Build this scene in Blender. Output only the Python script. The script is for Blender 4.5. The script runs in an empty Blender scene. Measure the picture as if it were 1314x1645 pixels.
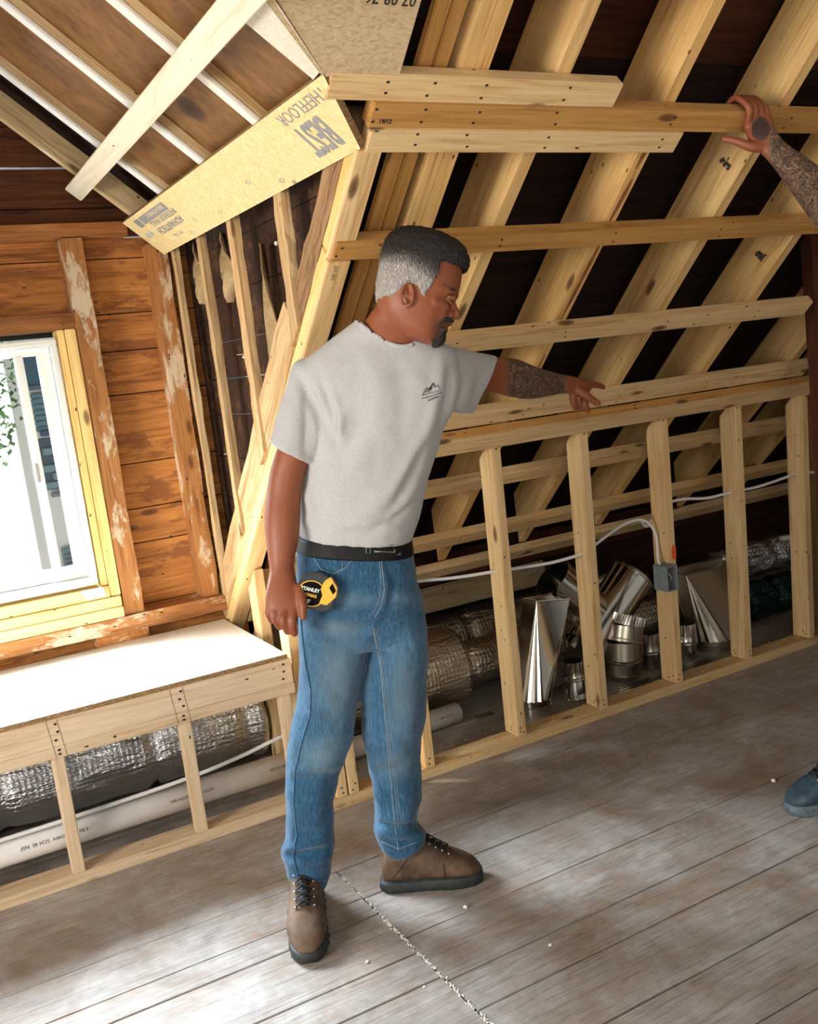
import bpy, bmesh, math, random
import numpy as np
from mathutils import Vector, Matrix, Euler, noise as mnoise
from mathutils.bvhtree import BVHTree

# ------------------------------------------------------------------ camera
CAM_Z = 1.476
FPX = 1538.2
CXP, CYP = 657.0, 873.6
PITCH, ROLL, YAW = 0.18946, 0.11223, 0.48360
SC = bpy.context.scene
COL = SC.collection

def cam_axes():
    p, r, y = PITCH, ROLL, YAW
    f = Vector((math.sin(y), math.cos(y), 0)); rt = Vector((math.cos(y), -math.sin(y), 0))
    F = f*math.cos(p) + Vector((0, 0, -math.sin(p)))
    Dn = -(f*math.sin(p) + Vector((0, 0, math.cos(p))))
    return (math.cos(r)*rt + math.sin(r)*Dn, -math.sin(r)*rt + math.cos(r)*Dn, F)
CR, CD, CF = cam_axes()
CO = Vector((0, 0, CAM_Z))
cd_ = bpy.data.cameras.new('camera'); cam = bpy.data.objects.new('camera', cd_); COL.objects.link(cam)
M = Matrix((CR, -CD, -CF)).transposed().to_4x4(); M.translation = CO
cam.matrix_world = M
cd_.sensor_fit = 'VERTICAL'; cd_.sensor_height = 36.0; cd_.lens = FPX/1645*36.0
cd_.shift_x = (657-CXP)/1645; cd_.shift_y = (CYP-822.5)/1645
cd_.clip_start = 0.02; cd_.clip_end = 200
SC.camera = cam

# ------------------------------------------------------------------ world, sun, daylight, exposure
W = bpy.data.worlds.new('sky'); SC.world = W; W.use_nodes = True
wn = W.node_tree.nodes; wl = W.node_tree.links
bg = wn['Background']; bg.inputs[0].default_value = (1.0, 0.95, 0.88, 1); bg.inputs[1].default_value = 0.20
sun_d = bpy.data.lights.new('sun', 'SUN'); sun = bpy.data.objects.new('sun', sun_d); COL.objects.link(sun)
sun_d.energy = 9.0; sun_d.angle = math.radians(2.5); sun_d.color = (1.0, 0.96, 0.88)
sun.rotation_euler = Vector((1.0, -0.85, -1.46)).to_track_quat('-Z', 'Y').to_euler()
def area(name, loc, target, sx, sy, e, col):
    d = bpy.data.lights.new(name, 'AREA'); d.shape = 'RECTANGLE'; d.size = sx; d.size_y = sy; d.energy = e; d.color = col
    o = bpy.data.objects.new(name, d); COL.objects.link(o); o.location = loc
    o.rotation_euler = (Vector(target)-Vector(loc)).to_track_quat('-Z', 'Y').to_euler(); return o
# sky light entering by the dormer window, then two added fill lamps
area('window_daylight', (-0.25, 4.75, 2.50), (0.35, 2.6, 0.55), 2.6, 1.4, 740, (0.80, 0.91, 1.0))
area('left_fill_light', (-3.3, 0.9, 1.55), (1.2, 2.4, 1.1), 1.6, 1.4, 125, (1.0, 0.95, 0.87))  # added fill from the left; no gable window is built there
area('rear_fill_light', (-1.2, -2.6, 1.9), (1.2, 2.6, 1.2), 1.8, 1.5, 30, (1.0, 0.92, 0.80))  # added weak fill from behind the viewer, without a window
SC.view_settings.view_transform = 'Standard'; SC.view_settings.look = 'None'
SC.view_settings.exposure = 0.75; SC.view_settings.gamma = 1.0; SC.view_settings.use_curve_mapping = False
SC.cycles.max_bounces = 8; SC.cycles.diffuse_bounces = 5; SC.cycles.glossy_bounces = 3
SC.cycles.sample_clamp_indirect = 6.0; SC.cycles.caustics_reflective = False; SC.cycles.caustics_refractive = False

# ------------------------------------------------------------------ geometry of the place
def ray(x, y): return CR*((x-CXP)/FPX) + CD*((y-CYP)/FPX) + CF
def at_y(x, y, Y): d = ray(x, y); return CO + d*((Y)/d.y)
def at_x(x, y, X): d = ray(x, y); return CO + d*((X)/d.x)
def at_z(x, y, Z): d = ray(x, y); return CO + d*((Z-CAM_Z)/d.z)
def at_d(x, y, D): return CO + ray(x, y)*D
SL = 0.74144
SN, CS = math.sin(SL), math.cos(SL)
def SP(x, s, n=0.0):      # a point of the roof slope: s metres up the slope, n metres into the roof
    return Vector((x, 2.853 - s*CS + n*SN, 1.18 + s*SN + n*CS))
UPS = Vector((0, -CS, SN)); NIN = Vector((0, SN, CS))
XV, YV, ZV = Vector((1, 0, 0)), Vector((0, 1, 0)), Vector((0, 0, 1))

# ------------------------------------------------------------------ materials
def mat(name):
    m = bpy.data.materials.new(name); m.use_nodes = True
    nt = m.node_tree; b = nt.nodes['Principled BSDF']; return m, nt, b
def N(nt, t, **kw):
    n = nt.nodes.new(t)
    for k, v in kw.items():
        if k.startswith('i_'): n.inputs[k[2:].replace('_', ' ')].default_value = v
        elif k.startswith('n_'): n.inputs[int(k[2:])].default_value = v
        else: setattr(n, k, v)
    return n
def ramp(nt, src, stops, interp='LINEAR'):
    r = nt.nodes.new('ShaderNodeValToRGB'); r.color_ramp.interpolation = interp
    e = r.color_ramp.elements
    while len(e) < len(stops): e.new(0.5)
    for i, (p, c) in enumerate(stops):
        e[i].position = p; e[i].color = (c if len(c) == 4 else (*c, 1))
    if src is not None: nt.links.new(src, r.inputs[0])
    return r
def mixc(nt, fac, a, b, mode='MIX'):
    m = nt.nodes.new('ShaderNodeMix'); m.data_type = 'RGBA'; m.blend_type = mode
    for i, v in ((0, fac), (6, a), (7, b)):
        if hasattr(v, 'is_output'): nt.links.new(v, m.inputs[i])
        elif isinstance(v, (int, float)): m.inputs[i].default_value = v
        else: m.inputs[i].default_value = (v if len(v) == 4 else (*v, 1))
    return m.outputs[2]
def mth(nt, op, a, b=0.0, c=None, clamp=False):
    m = nt.nodes.new('ShaderNodeMath'); m.operation = op; m.use_clamp = clamp
    for i, v in enumerate((a, b) if c is None else (a, b, c)):
        if hasattr(v, 'is_output'): nt.links.new(v, m.inputs[i])
        else: m.inputs[i].default_value = v
    return m.outputs[0]
def bump(nt, b, h, strength=0.3, dist=0.01):
    bn = nt.nodes.new('ShaderNodeBump'); bn.inputs['Strength'].default_value = strength; bn.inputs['Distance'].default_value = dist
    nt.links.new(h, bn.inputs['Height']); nt.links.new(bn.outputs[0], b.inputs['Normal'])
def coords(nt, scale=(1, 1, 1), rnd=True, src='Object'):
    tc = nt.nodes.new('ShaderNodeTexCoord'); mp = nt.nodes.new('ShaderNodeMapping'); mp.inputs['Scale'].default_value = scale
    nt.links.new(tc.outputs[src], mp.inputs[0])
    if rnd:
        oi = nt.nodes.new('ShaderNodeObjectInfo'); cm = nt.nodes.new('ShaderNodeCombineXYZ')
        nt.links.new(mth(nt, 'MULTIPLY', oi.outputs['Random'], 37.0), cm.inputs[0]); nt.links.new(mth(nt, 'MULTIPLY', oi.outputs['Random'], 53.0), cm.inputs[1])
        nt.links.new(cm.outputs[0], mp.inputs['Location'])
    return mp.outputs[0]
def noise(nt, vec, scale, detail=3, rough=0.55, out=0, dist=0.0):
    n = nt.nodes.new('ShaderNodeTexNoise'); n.inputs['Scale'].default_value = scale; n.inputs['Detail'].default_value = detail
    n.inputs['Roughness'].default_value = rough; n.inputs['Distortion'].default_value = dist
    nt.links.new(vec, n.inputs['Vector']); return n.outputs[out]
def voro(nt, vec, scale, feature='F1', out=0, rnd=1.0):
    n = nt.nodes.new('ShaderNodeTexVoronoi'); n.feature = feature; n.inputs['Scale'].default_value = scale
    n.inputs['Randomness'].default_value = rnd
    nt.links.new(vec, n.inputs['Vector']); return n.outputs[out]

def wood(name, light, mid, dark, rough=0.6, knot=(0.10, 0.045, 0.018), knots=True, blot=None, bstr=0.25, vary=0.35, nails=True, gsc=1.0, ksc=(3.2, 9, 9)):
    m, nt, b = mat(name)
    v = coords(nt, (0.9, 14*gsc, 14*gsc))
    g = noise(nt, v, 3.0, 4, 0.6, dist=0.9)
    v2 = coords(nt, (2.2, 60*gsc, 60*gsc))
    g2 = noise(nt, v2, 3.0, 3, 0.6)
    gg = mth(nt, 'ADD', mth(nt, 'MULTIPLY', g, 0.65), mth(nt, 'MULTIPLY', g2, 0.35))
    c = ramp(nt, gg, [(0.33, dark), (0.47, mid), (0.62, light)]).outputs[0]
    if blot is not None:
        vb = coords(nt, (2.0, 5, 5)); nb = noise(nt, vb, 2.2, 5, 0.7)
        c = mixc(nt, ramp(nt, nb, [(0.52, (0, 0, 0)), (0.60, (1, 1, 1))]).outputs[0], c, blot)
    if knots:
        vk = coords(nt, ksc); d = voro(nt, vk, 1.0)
        k = ramp(nt, d, [(0.0, (1, 1, 1)), (0.085, (0.75, 0.75, 0.75)), (0.13, (0, 0, 0))]).outputs[0]
        c = mixc(nt, k, c, knot)
    if nails:
        vk = coords(nt, (9, 22, 22)); d = voro(nt, vk, 1.0)
        k = ramp(nt, d, [(0.0, (1, 1, 1)), (0.05, (1, 1, 1)), (0.075, (0, 0, 0))]).outputs[0]
        c = mixc(nt, k, c, (0.05, 0.03, 0.02))
    if vary:
        oi = nt.nodes.new('ShaderNodeObjectInfo')
        f = ramp(nt, oi.outputs['Random'], [(0, (1-vary, 1-vary*1.15, 1-vary*1.4)), (0.5, (1, 1, 1)), (1, (1.0, 0.93, 0.82))]).outputs[0]
        c = mixc(nt, 1.0, c, f, 'MULTIPLY')
    nt.links.new(c, b.inputs['Base Color']); b.inputs['Roughness'].default_value = rough
    b.inputs['Specular IOR Level'].default_value = 0.3
    bump(nt, b, gg, bstr, 0.004)
    return m
M_beige = wood('beige_pine', (0.76, 0.60, 0.42), (0.68, 0.51, 0.33), (0.50, 0.33, 0.19), vary=0.1)
M_pine = wood('new_pine', (0.83, 0.62, 0.35), (0.75, 0.52, 0.26), (0.54, 0.31, 0.13), vary=0.16)
M_pine_y = wood('yellow_pine', (0.86, 0.66, 0.30), (0.78, 0.55, 0.22), (0.60, 0.37, 0.12), vary=0.08)
M_pine_pale = wood('pale_pine', (0.80, 0.74, 0.60), (0.74, 0.66, 0.50), (0.62, 0.53, 0.38), vary=0.1)
M_pine_o = wood('amber_pine', (0.58, 0.32, 0.105), (0.50, 0.26, 0.075), (0.36, 0.17, 0.045), vary=0.08)
M_rafter = wood('rafter_spruce', (0.82, 0.57, 0.26), (0.72, 0.46, 0.19), (0.48, 0.26, 0.09), vary=0.14, bstr=0.3)
M_old = wood('old_orange_wood', (0.40, 0.17, 0.055), (0.30, 0.12, 0.035), (0.14, 0.05, 0.018), knots=True, vary=0.2, bstr=0.6, rough=0.75)
M_oldp = wood('old_stud_plaster_marks', (0.46, 0.22, 0.075), (0.36, 0.15, 0.045), (0.18, 0.07, 0.022), blot=(0.62, 0.50, 0.36), vary=0.1, bstr=0.8, rough=0.8)
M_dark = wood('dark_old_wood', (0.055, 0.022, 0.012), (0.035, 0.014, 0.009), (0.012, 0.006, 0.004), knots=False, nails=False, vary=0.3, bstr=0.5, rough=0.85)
M_red = wood('red_brown_board', (0.11, 0.035, 0.014), (0.075, 0.022, 0.010), (0.03, 0.010, 0.006), knots=False, vary=0.3, rough=0.8)
M_bark = wood('rough_sawn_brown', (0.40, 0.25, 0.13), (0.28, 0.16, 0.08), (0.11, 0.055, 0.025), knots=False, vary=0.1, bstr=1.0, rough=0.9, gsc=0.8)
M_rough = wood('rough_light_wood', (0.66, 0.48, 0.27), (0.52, 0.34, 0.17), (0.30, 0.17, 0.07), vary=0.15, bstr=0.9, rough=0.85)
M_ply = wood('brown_plywood', (0.22, 0.105, 0.030), (0.16, 0.070, 0.018), (0.085, 0.034, 0.009), vary=0.0, gsc=0.25, bstr=0.1, knot=(0.03, 0.012, 0.005), nails=False, ksc=(2.6, 2.2, 2.6))

def m_plain(name, col, rough=0.5, metal=0.0, spec=0.5):
    m, nt, b = mat(name); b.inputs['Base Color'].default_value = (*col, 1); b.inputs['Roughness'].default_value = rough
    b.inputs['Metallic'].default_value = metal; b.inputs['Specular IOR Level'].default_value = spec; return m
def m_speck(name, a, c2, scale, rough=0.6, metal=0.0, bs=0.2, bd=0.003, detail=4, spec=0.4, rnd=False):
    m, nt, b = mat(name); v = coords(nt, (1, 1, 1), rnd); n = noise(nt, v, scale, detail, 0.65)
    nt.links.new(ramp(nt, n, [(0.35, a), (0.65, c2)]).outputs[0], b.inputs['Base Color'])
    b.inputs['Roughness'].default_value = rough; b.inputs['Metallic'].default_value = metal; b.inputs['Specular IOR Level'].default_value = spec
    bump(nt, b, n, bs, bd); return m

def m_osb(name, cols, sc=1.0):
    m, nt, b = mat(name)
    v = coords(nt, (60*sc, 150*sc, 150*sc), False)
    d = nt.nodes.new('ShaderNodeTexVoronoi'); d.inputs['Scale'].default_value = 1.0
    wv = nt.nodes.new('ShaderNodeVectorMath'); wv.operation = 'ADD'
    n3 = nt.nodes.new('ShaderNodeTexNoise'); n3.inputs['Scale'].default_value = 0.35; nt.links.new(v, n3.inputs['Vector'])
    sc3 = nt.nodes.new('ShaderNodeVectorMath'); sc3.operation = 'SCALE'; sc3.inputs[3].default_value = 4.0
    nt.links.new(n3.outputs[1], sc3.inputs[0]); nt.links.new(v, wv.inputs[0]); nt.links.new(sc3.outputs[0], wv.inputs[1])
    nt.links.new(wv.outputs[0], d.inputs['Vector'])
    hs = nt.nodes.new('ShaderNodeSeparateColor'); nt.links.new(d.outputs['Color'], hs.inputs[0])
    c = ramp(nt, hs.outputs[0], [(0.0, cols[0]), (0.35, cols[1]), (0.7, cols[2]), (1.0, cols[3])]).outputs[0]
    g = noise(nt, v, 3.0, 3)
    c = mixc(nt, mth(nt, 'MULTIPLY', g, 0.5), c, cols[1])
    nt.links.new(c, b.inputs['Base Color']); b.inputs['Roughness'].default_value = 0.75
    bump(nt, b, hs.outputs[1], 0.25, 0.002); return m
M_osb = m_osb('oriented_strand_board', [(0.80, 0.64, 0.34), (0.74, 0.57, 0.28), (0.68, 0.48, 0.21), (0.86, 0.73, 0.45)])
M_osb_b = m_osb('strand_board_brownish', [(0.56, 0.42, 0.24), (0.64, 0.49, 0.29), (0.44, 0.29, 0.14), (0.70, 0.56, 0.36)], 1.7)
M_osb_w = m_osb('strand_board_bright_lit', [(0.70, 0.66, 0.56), (0.66, 0.60, 0.50), (0.58, 0.52, 0.40), (0.76, 0.72, 0.64)], 1.7)  # bright light on the rising strip is put into this whiter board colour
M_osb_e = m_osb('strand_board_edge', [(0.40, 0.25, 0.11), (0.30, 0.17, 0.07), (0.14, 0.07, 0.03), (0.55, 0.38, 0.20)], 2.2)

def m_foil(name, base, bub=55, wr=7.0, rough=0.22, bs=0.6):
    m, nt, b = mat(name); v = coords(nt, (1, 1, 1), False)
    d = voro(nt, v, bub, rnd=0.15); n = noise(nt, v, wr, 5, 0.7, dist=1.4)
    n2 = noise(nt, coords(nt, (1.5, 9, 9), False), 3.0, 4, 0.7, dist=1.0)
    h = mth(nt, 'ADD', mth(nt, 'MULTIPLY', d, 0.35), mth(nt, 'ADD', mth(nt, 'MULTIPLY', n, 1.2), mth(nt, 'MULTIPLY', n2, 0.9)))
    b.inputs['Base Color'].default_value = (*base, 1); b.inputs['Metallic'].default_value = 1.0; b.inputs['Roughness'].default_value = rough
    bump(nt, b, h, bs, 0.02); return m
M_foil = m_foil('silver_bubble_foil', (0.80, 0.82, 0.84))
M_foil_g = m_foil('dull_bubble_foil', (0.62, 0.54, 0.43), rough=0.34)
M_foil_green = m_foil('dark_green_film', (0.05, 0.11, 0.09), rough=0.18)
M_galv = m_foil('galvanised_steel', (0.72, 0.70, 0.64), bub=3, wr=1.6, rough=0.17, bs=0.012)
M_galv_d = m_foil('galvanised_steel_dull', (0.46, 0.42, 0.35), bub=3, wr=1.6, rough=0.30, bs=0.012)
M_pvc = m_speck('white_pvc', (0.72, 0.70, 0.68), (0.80, 0.79, 0.77), 6, 0.4, bs=0.03)
M_ink = m_plain('black_ink', (0.02, 0.02, 0.02), 0.7)
M_ink_g = m_plain('grey_ink', (0.25, 0.25, 0.25), 0.8)
M_ink_b = m_plain('blue_ink', (0.22, 0.45, 0.62), 0.8)
M_vinyl = m_plain('white_vinyl', (0.80, 0.83, 0.80), 0.35)
M_cable = m_plain('white_cable_jacket', (0.75, 0.75, 0.74), 0.45)
M_black = m_plain('black_void', (0.006, 0.005, 0.005), 0.9, spec=0.1)
M_sun = m_speck('sunlit_white_top_and_crumbs', (0.80, 0.76, 0.68), (0.86, 0.82, 0.74), 5, 0.6)

def m_floor():
    m, nt, b = mat('worn_painted_floorboards')
    v = coords(nt, (1.1, 13, 13), False); g = noise(nt, v, 2.6, 5, 0.65, dist=1.2)
    v1 = coords(nt, (1, 1, 1), False)
    nb = noise(nt, v1, 3.1, 6, 0.68, dist=0.6); nb2 = noise(nt, v1, 11.0, 5, 0.7)
    wear = mth(nt, 'ADD', mth(nt, 'MULTIPLY', nb, 0.62), mth(nt, 'ADD', mth(nt, 'MULTIPLY', nb2, 0.2), mth(nt, 'MULTIPLY', g, 0.28)))
    paint = ramp(nt, nb2, [(0.3, (0.31, 0.29, 0.275)), (0.55, (0.47, 0.45, 0.43)), (0.75, (0.60, 0.58, 0.555))]).outputs[0]
    brown = ramp(nt, g, [(0.35, (0.10, 0.052, 0.024)), (0.6, (0.25, 0.145, 0.072))]).outputs[0]
    c = mixc(nt, ramp(nt, wear, [(0.46, (0, 0, 0)), (0.66, (0.75, 0.75, 0.75))]).outputs[0], paint, brown)
    gr = ramp(nt, noise(nt, coords(nt, (2.0, 60, 60), False), 2.6, 3, 0.6, dist=1.5), [(0.36, (0.45, 0.42, 0.40)), (0.5, (1, 1, 1))]).outputs[0]
    c = mixc(nt, 0.6, c, gr, 'MULTIPLY')
    nt.links.new(c, b.inputs['Base Color']); b.inputs['Roughness'].default_value = 0.5; b.inputs['Specular IOR Level'].default_value = 0.35
    bump(nt, b, g, 0.3, 0.004); return m
M_floor = m_floor()

# ------------------------------------------------------------------ object helpers
def tag(o, label=None, cat=None, group=None, kind=None):
    if label: o['label'] = label
    if cat: o['category'] = cat
    if group: o['group'] = group
    if kind: o['kind'] = kind
    return o
def link(name, me, m=None, parent=None):
    o = bpy.data.objects.new(name, me); COL.objects.link(o)
    if m is not None: me.materials.append(m)
    if parent is not None:
        o.parent = parent; o.matrix_parent_inverse = parent.matrix_basis.inverted()
    return o
def empty(name, loc, label=None, cat=None, group=None):
    o = bpy.data.objects.new(name, None); COL.objects.link(o); o.location = loc; o.empty_display_size = 0.05
    return tag(o, label, cat, group)
def bm_me(bm, name, smooth=False):
    bmesh.ops.recalc_face_normals(bm, faces=bm.faces)
    me = bpy.data.meshes.new(name); bm.to_mesh(me); bm.free()
    if smooth:
        for p in me.polygons: p.use_smooth = True
    return me
def frame_from(ax, u):
    X = ax.normalized(); Y = (u - X*u.dot(X)).normalized(); Z = X.cross(Y)
    return Matrix((X, Y, Z)).transposed()
def lumber(name, m, a, b, u, w, v, t, cutA=None, cutB=None, parent=None, label=None, cat='board', bev=0.0025, wav=0.0, group=None, kind=None):
    """straight timber: a->b is one long edge, u*w and v*t span its section; the ends may be cut along a plane"""
    a, b, u, v = Vector(a), Vector(b), Vector(u).normalized(), Vector(v).normalized()
    ax = (b-a).normalized(); ctr = (a+b)/2 + u*w/2 + v*t/2
    R = frame_from(ax, u)
    RI = R.transposed(); n = 1 if wav == 0 else 14
    bm = bmesh.new(); rings = []
    sec = [(0, 0), (w, 0), (w, t), (0, t)]
    A, B = [], []
    for (p, q) in sec:
        pa = a+u*p+v*q; pb = b+u*p+v*q
        if cutA is not None: pa = pa + ax*((a-pa).dot(cutA)/ax.dot(cutA))
        if cutB is not None: pb = pb + ax*((b-pb).dot(cutB)/ax.dot(cutB))
        A.append(pa); B.append(pb)
    rnd = random.Random(hash((round(a.x, 2), round(a.y, 2), round(w, 3))) & 0xffff)
    for i in range(n+1):
        f = i/n; ring = []
        for k in range(4):
            p = A[k].lerp(B[k], f)
            if wav: p = p + u*rnd.uniform(-wav, wav) + v*rnd.uniform(-wav, wav)*0.6
            ring.append(bm.verts.new(RI @ (p-ctr)))
        rings.append(ring)
    for i in range(n):
        for k in range(4): bm.faces.new((rings[i][k], rings[i][(k+1) % 4], rings[i+1][(k+1) % 4], rings[i+1][k]))
    bm.faces.new(rings[0]); bm.faces.new(rings[-1][::-1])
    if bev: bmesh.ops.bevel(bm, geom=list(bm.edges) if n == 1 else [e for e in bm.edges if len(e.link_faces) == 2 and e.calc_face_angle(0) > 0.9], offset=bev, segments=2, affect='EDGES', clamp_overlap=True)
    me = bm_me(bm, name)
    o = bpy.data.objects.new(name, me); COL.objects.link(o); me.materials.append(m)
    MW = R.to_4x4(); MW.translation = ctr
    if parent is not None:
        o.parent = parent; o.matrix_parent_inverse = parent.matrix_basis.inverted()
    o.matrix_basis = MW
    return tag(o, label, cat if parent is None and kind is None else None, group, kind)
def bbox(name, m, x0, x1, y0, y1, z0, z1, long='x', **kw):
    if long == 'x': return lumber(name, m, (x0, y0, z0), (x1, y0, z0), YV, y1-y0, ZV, z1-z0, **kw)
    if long == 'y': return lumber(name, m, (x0, y0, z0), (x0, y1, z0), XV, x1-x0, ZV, z1-z0, **kw)
    return lumber(name, m, (x0, y0, z0), (x0, y0, z1), XV, x1-x0, YV, y1-y0, **kw)
def poly_prism(name, m, pts, ext, parent=None, origin=None, bev=0.0, **kw):
    """polygon (world points) pushed along the vector ext"""
    pts = [Vector(p) for p in pts]; ext = Vector(ext); c = sum(pts, Vector())/len(pts)
    bm = bmesh.new(); A = [bm.verts.new(p-c) for p in pts]; B = [bm.verts.new(p-c+ext) for p in pts]
    n = len(pts); bm.faces.new(A); bm.faces.new(B[::-1])
    for i in range(n): bm.faces.new((A[i], A[(i+1) % n], B[(i+1) % n], B[i]))
    if bev: bmesh.ops.bevel(bm, geom=list(bm.edges), offset=bev, segments=2, affect='EDGES')
    o = link(name, bm_me(bm, name), m); o.location = c
    if parent is not None: o.parent = parent; o.matrix_parent_inverse = parent.matrix_basis.inverted()
    return tag(o, kw.get('label'), kw.get('cat') if parent is None else None, kw.get('group'), kw.get('kind'))
def perp(d):
    d = d.normalized(); a = Vector((0, 0, 1)) if abs(d.z) < 0.9 else Vector((1, 0, 0))
    u = d.cross(a).normalized(); return u, d.cross(u).normalized()
def tube_bm(bm, pts, rads, seg=16, cap=True):
    pts = [Vector(p) for p in pts]; n = len(pts)
    if not hasattr(rads, '__len__'): rads = [rads]*n
    rings = []; u = None
    for i, p in enumerate(pts):
        d = (pts[min(i+1, n-1)]-pts[max(i-1, 0)])
        if d.length < 1e-9: d = Vector((0, 0, 1))
        d.normalize()
        if u is None: u, w = perp(d)
        else:
            u = (u-d*u.dot(d)).normalized(); w = d.cross(u)
        rings.append([bm.verts.new(p + (u*math.cos(2*math.pi*k/seg)+w*math.sin(2*math.pi*k/seg))*rads[i]) for k in range(seg)])
    for i in range(n-1):
        for k in range(seg): bm.faces.new((rings[i][k], rings[i][(k+1) % seg], rings[i+1][(k+1) % seg], rings[i+1][k]))
    if cap: bm.faces.new(rings[0][::-1]); bm.faces.new(rings[-1])
    return rings
def tube(name, m, pts, rads, seg=16, parent=None, cap=True, label=None, cat=None, group=None, smooth=True, solid=0.0):
    c = Vector(pts[0]); bm = bmesh.new(); tube_bm(bm, [Vector(p)-c for p in pts], rads, seg, cap)
    me = bm_me(bm, name); o = link(name, me, m); o.location = c
    if smooth:
        for p in me.polygons: p.use_smooth = len(p.vertices) == 4
    if parent is not None: o.parent = parent; o.matrix_parent_inverse = parent.matrix_basis.inverted()
    if solid:
        md = o.modifiers.new('wall', 'SOLIDIFY'); md.thickness = solid; md.offset = -1
        md = o.modifiers.new('edges', 'EDGE_SPLIT'); md.split_angle = math.radians(32)
    return tag(o, label, cat if parent is None else None, group)
def smooth_path(pts, n=8):
    P = [Vector(p) for p in pts]; P = [P[0]*2-P[1]]+P+[P[-1]*2-P[-2]]; out = []
    for i in range(1, len(P)-2):
        for k in range(n):
            t = k/n; a, b, c, d = P[i-1], P[i], P[i+1], P[i+2]
            out.append(0.5*((2*b)+(c-a)*t+(2*a-5*b+4*c-d)*t*t+(3*b-a-3*c+d)*t**3))
    out.append(P[-2]); return out
def text_mesh(s, size, bold=0.0):
    cu = bpy.data.curves.new('lettering', 'FONT'); cu.body = s; cu.size = size; cu.offset = bold; cu.resolution_u = 2
    o = bpy.data.objects.new('lettering', cu); me = bpy.data.meshes.new_from_object(o)
    bpy.data.objects.remove(o); bpy.data.curves.remove(cu); return me
def lettering(s, size, org, xa, ya, m, parent=None, off=0.0012, bold=0.0, name='lettering', sx=1.0, **kw):
    """flat printed letters lying on a surface: org = lower left corner, xa reading direction, ya up direction"""
    me = text_mesh(s, size, bold); xa = Vector(xa).normalized(); ya = (Vector(ya)-xa*Vector(ya).dot(xa)).normalized(); z = xa.cross(ya)
    me.transform(Matrix.Diagonal((sx, 1, 1, 1)))
    R = Matrix((xa, ya, z)).transposed().to_4x4(); R.translation = Vector(org)+z*off
    o = bpy.data.objects.new(name, me); COL.objects.link(o); me.materials.append(m)
    if parent is not None: o.parent = parent; o.matrix_parent_inverse = parent.matrix_basis.inverted()
    o.matrix_basis = R; return o
def at_plane(x, y, n, p0):
    d = ray(x, y); n = Vector(n); return CO + d*((Vector(p0)-CO).dot(n)/d.dot(n))
def boards_mesh(name, m, boxes, kind='structure', jit=0.0, bev=0.0):
    bm = bmesh.new()
    for (x0, x1, y0, y1, z0, z1) in boxes:
        r = bmesh.ops.create_cube(bm, size=1.0)
        bmesh.ops.scale(bm, vec=(x1-x0, y1-y0, z1-z0), verts=r['verts'])
        bmesh.ops.translate(bm, vec=((x0+x1)/2, (y0+y1)/2, (z0+z1)/2), verts=r['verts'])
        if jit:
            for vtx in r['verts']: vtx.co += Vector((random.uniform(-jit, jit), random.uniform(-jit, jit), random.uniform(-jit, jit)))
    if bev: bmesh.ops.bevel(bm, geom=list(bm.edges), offset=bev, segments=1, affect='EDGES')
    o = link(name, bm_me(bm, name), m); return tag(o, kind=kind)
def clip(o, co, no):
    """cut a mesh along a plane, keeping the side the normal points to"""
    bm = bmesh.new(); bm.from_mesh(o.data); MI = o.matrix_basis.inverted()
    lc = MI @ Vector(co); ln = (MI.to_3x3() @ Vector(no)).normalized()
    r = bmesh.ops.bisect_plane(bm, geom=bm.verts[:]+bm.edges[:]+bm.faces[:], plane_co=lc, plane_no=ln, clear_inner=True)
    ed = [g for g in r['geom_cut'] if isinstance(g, bmesh.types.BMEdge)]
    if ed: bmesh.ops.holes_fill(bm, edges=ed, sides=0)
    bmesh.ops.recalc_face_normals(bm, faces=bm.faces); bm.to_mesh(o.data); bm.free()
random.seed(7)
# ------------------------------------------------------------------ floor: wide boards along the knee wall, with a cross joint
gc = [4.6, 4.3, 4.0, 3.72, 3.45, 3.2, 2.944, 2.722, 2.488]
gl = [2.488, 2.307, 2.207, 1.987, 1.866, 1.66, 1.43, 1.2, 0.95, 0.7, 0.45, 0.2, -0.1, -0.4, -0.8, -1.2, -1.7, -2.2, -2.8]
gr = [2.488, 2.302, 2.062, 1.844, 1.709, 1.505, 1.311, 1.1, 0.88, 0.65, 0.4, 0.15, -0.1, -0.4, -0.8, -1.2, -1.7, -2.2, -2.8]
fb = []
for g, xa, xb in ((gc, -3.2, 2.936), (gc, 2.939, 4.8), (gl, -3.2, 0.936), (gr, 0.942, 4.4)):
    for i in range(len(g)-1):
        gap = random.choice([0.004, 0.005, 0.0065])
        fb.append((xa, xb, g[i+1]+gap, g[i], -0.022, random.uniform(-0.0008, 0.0006)))
boards_mesh('floor', M_floor, fb, bev=0.0008)
boards_mesh('floor_base', M_black, [(-3.2, 4.4, -2.8, 4.6, -0.20, -0.026)])

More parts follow.
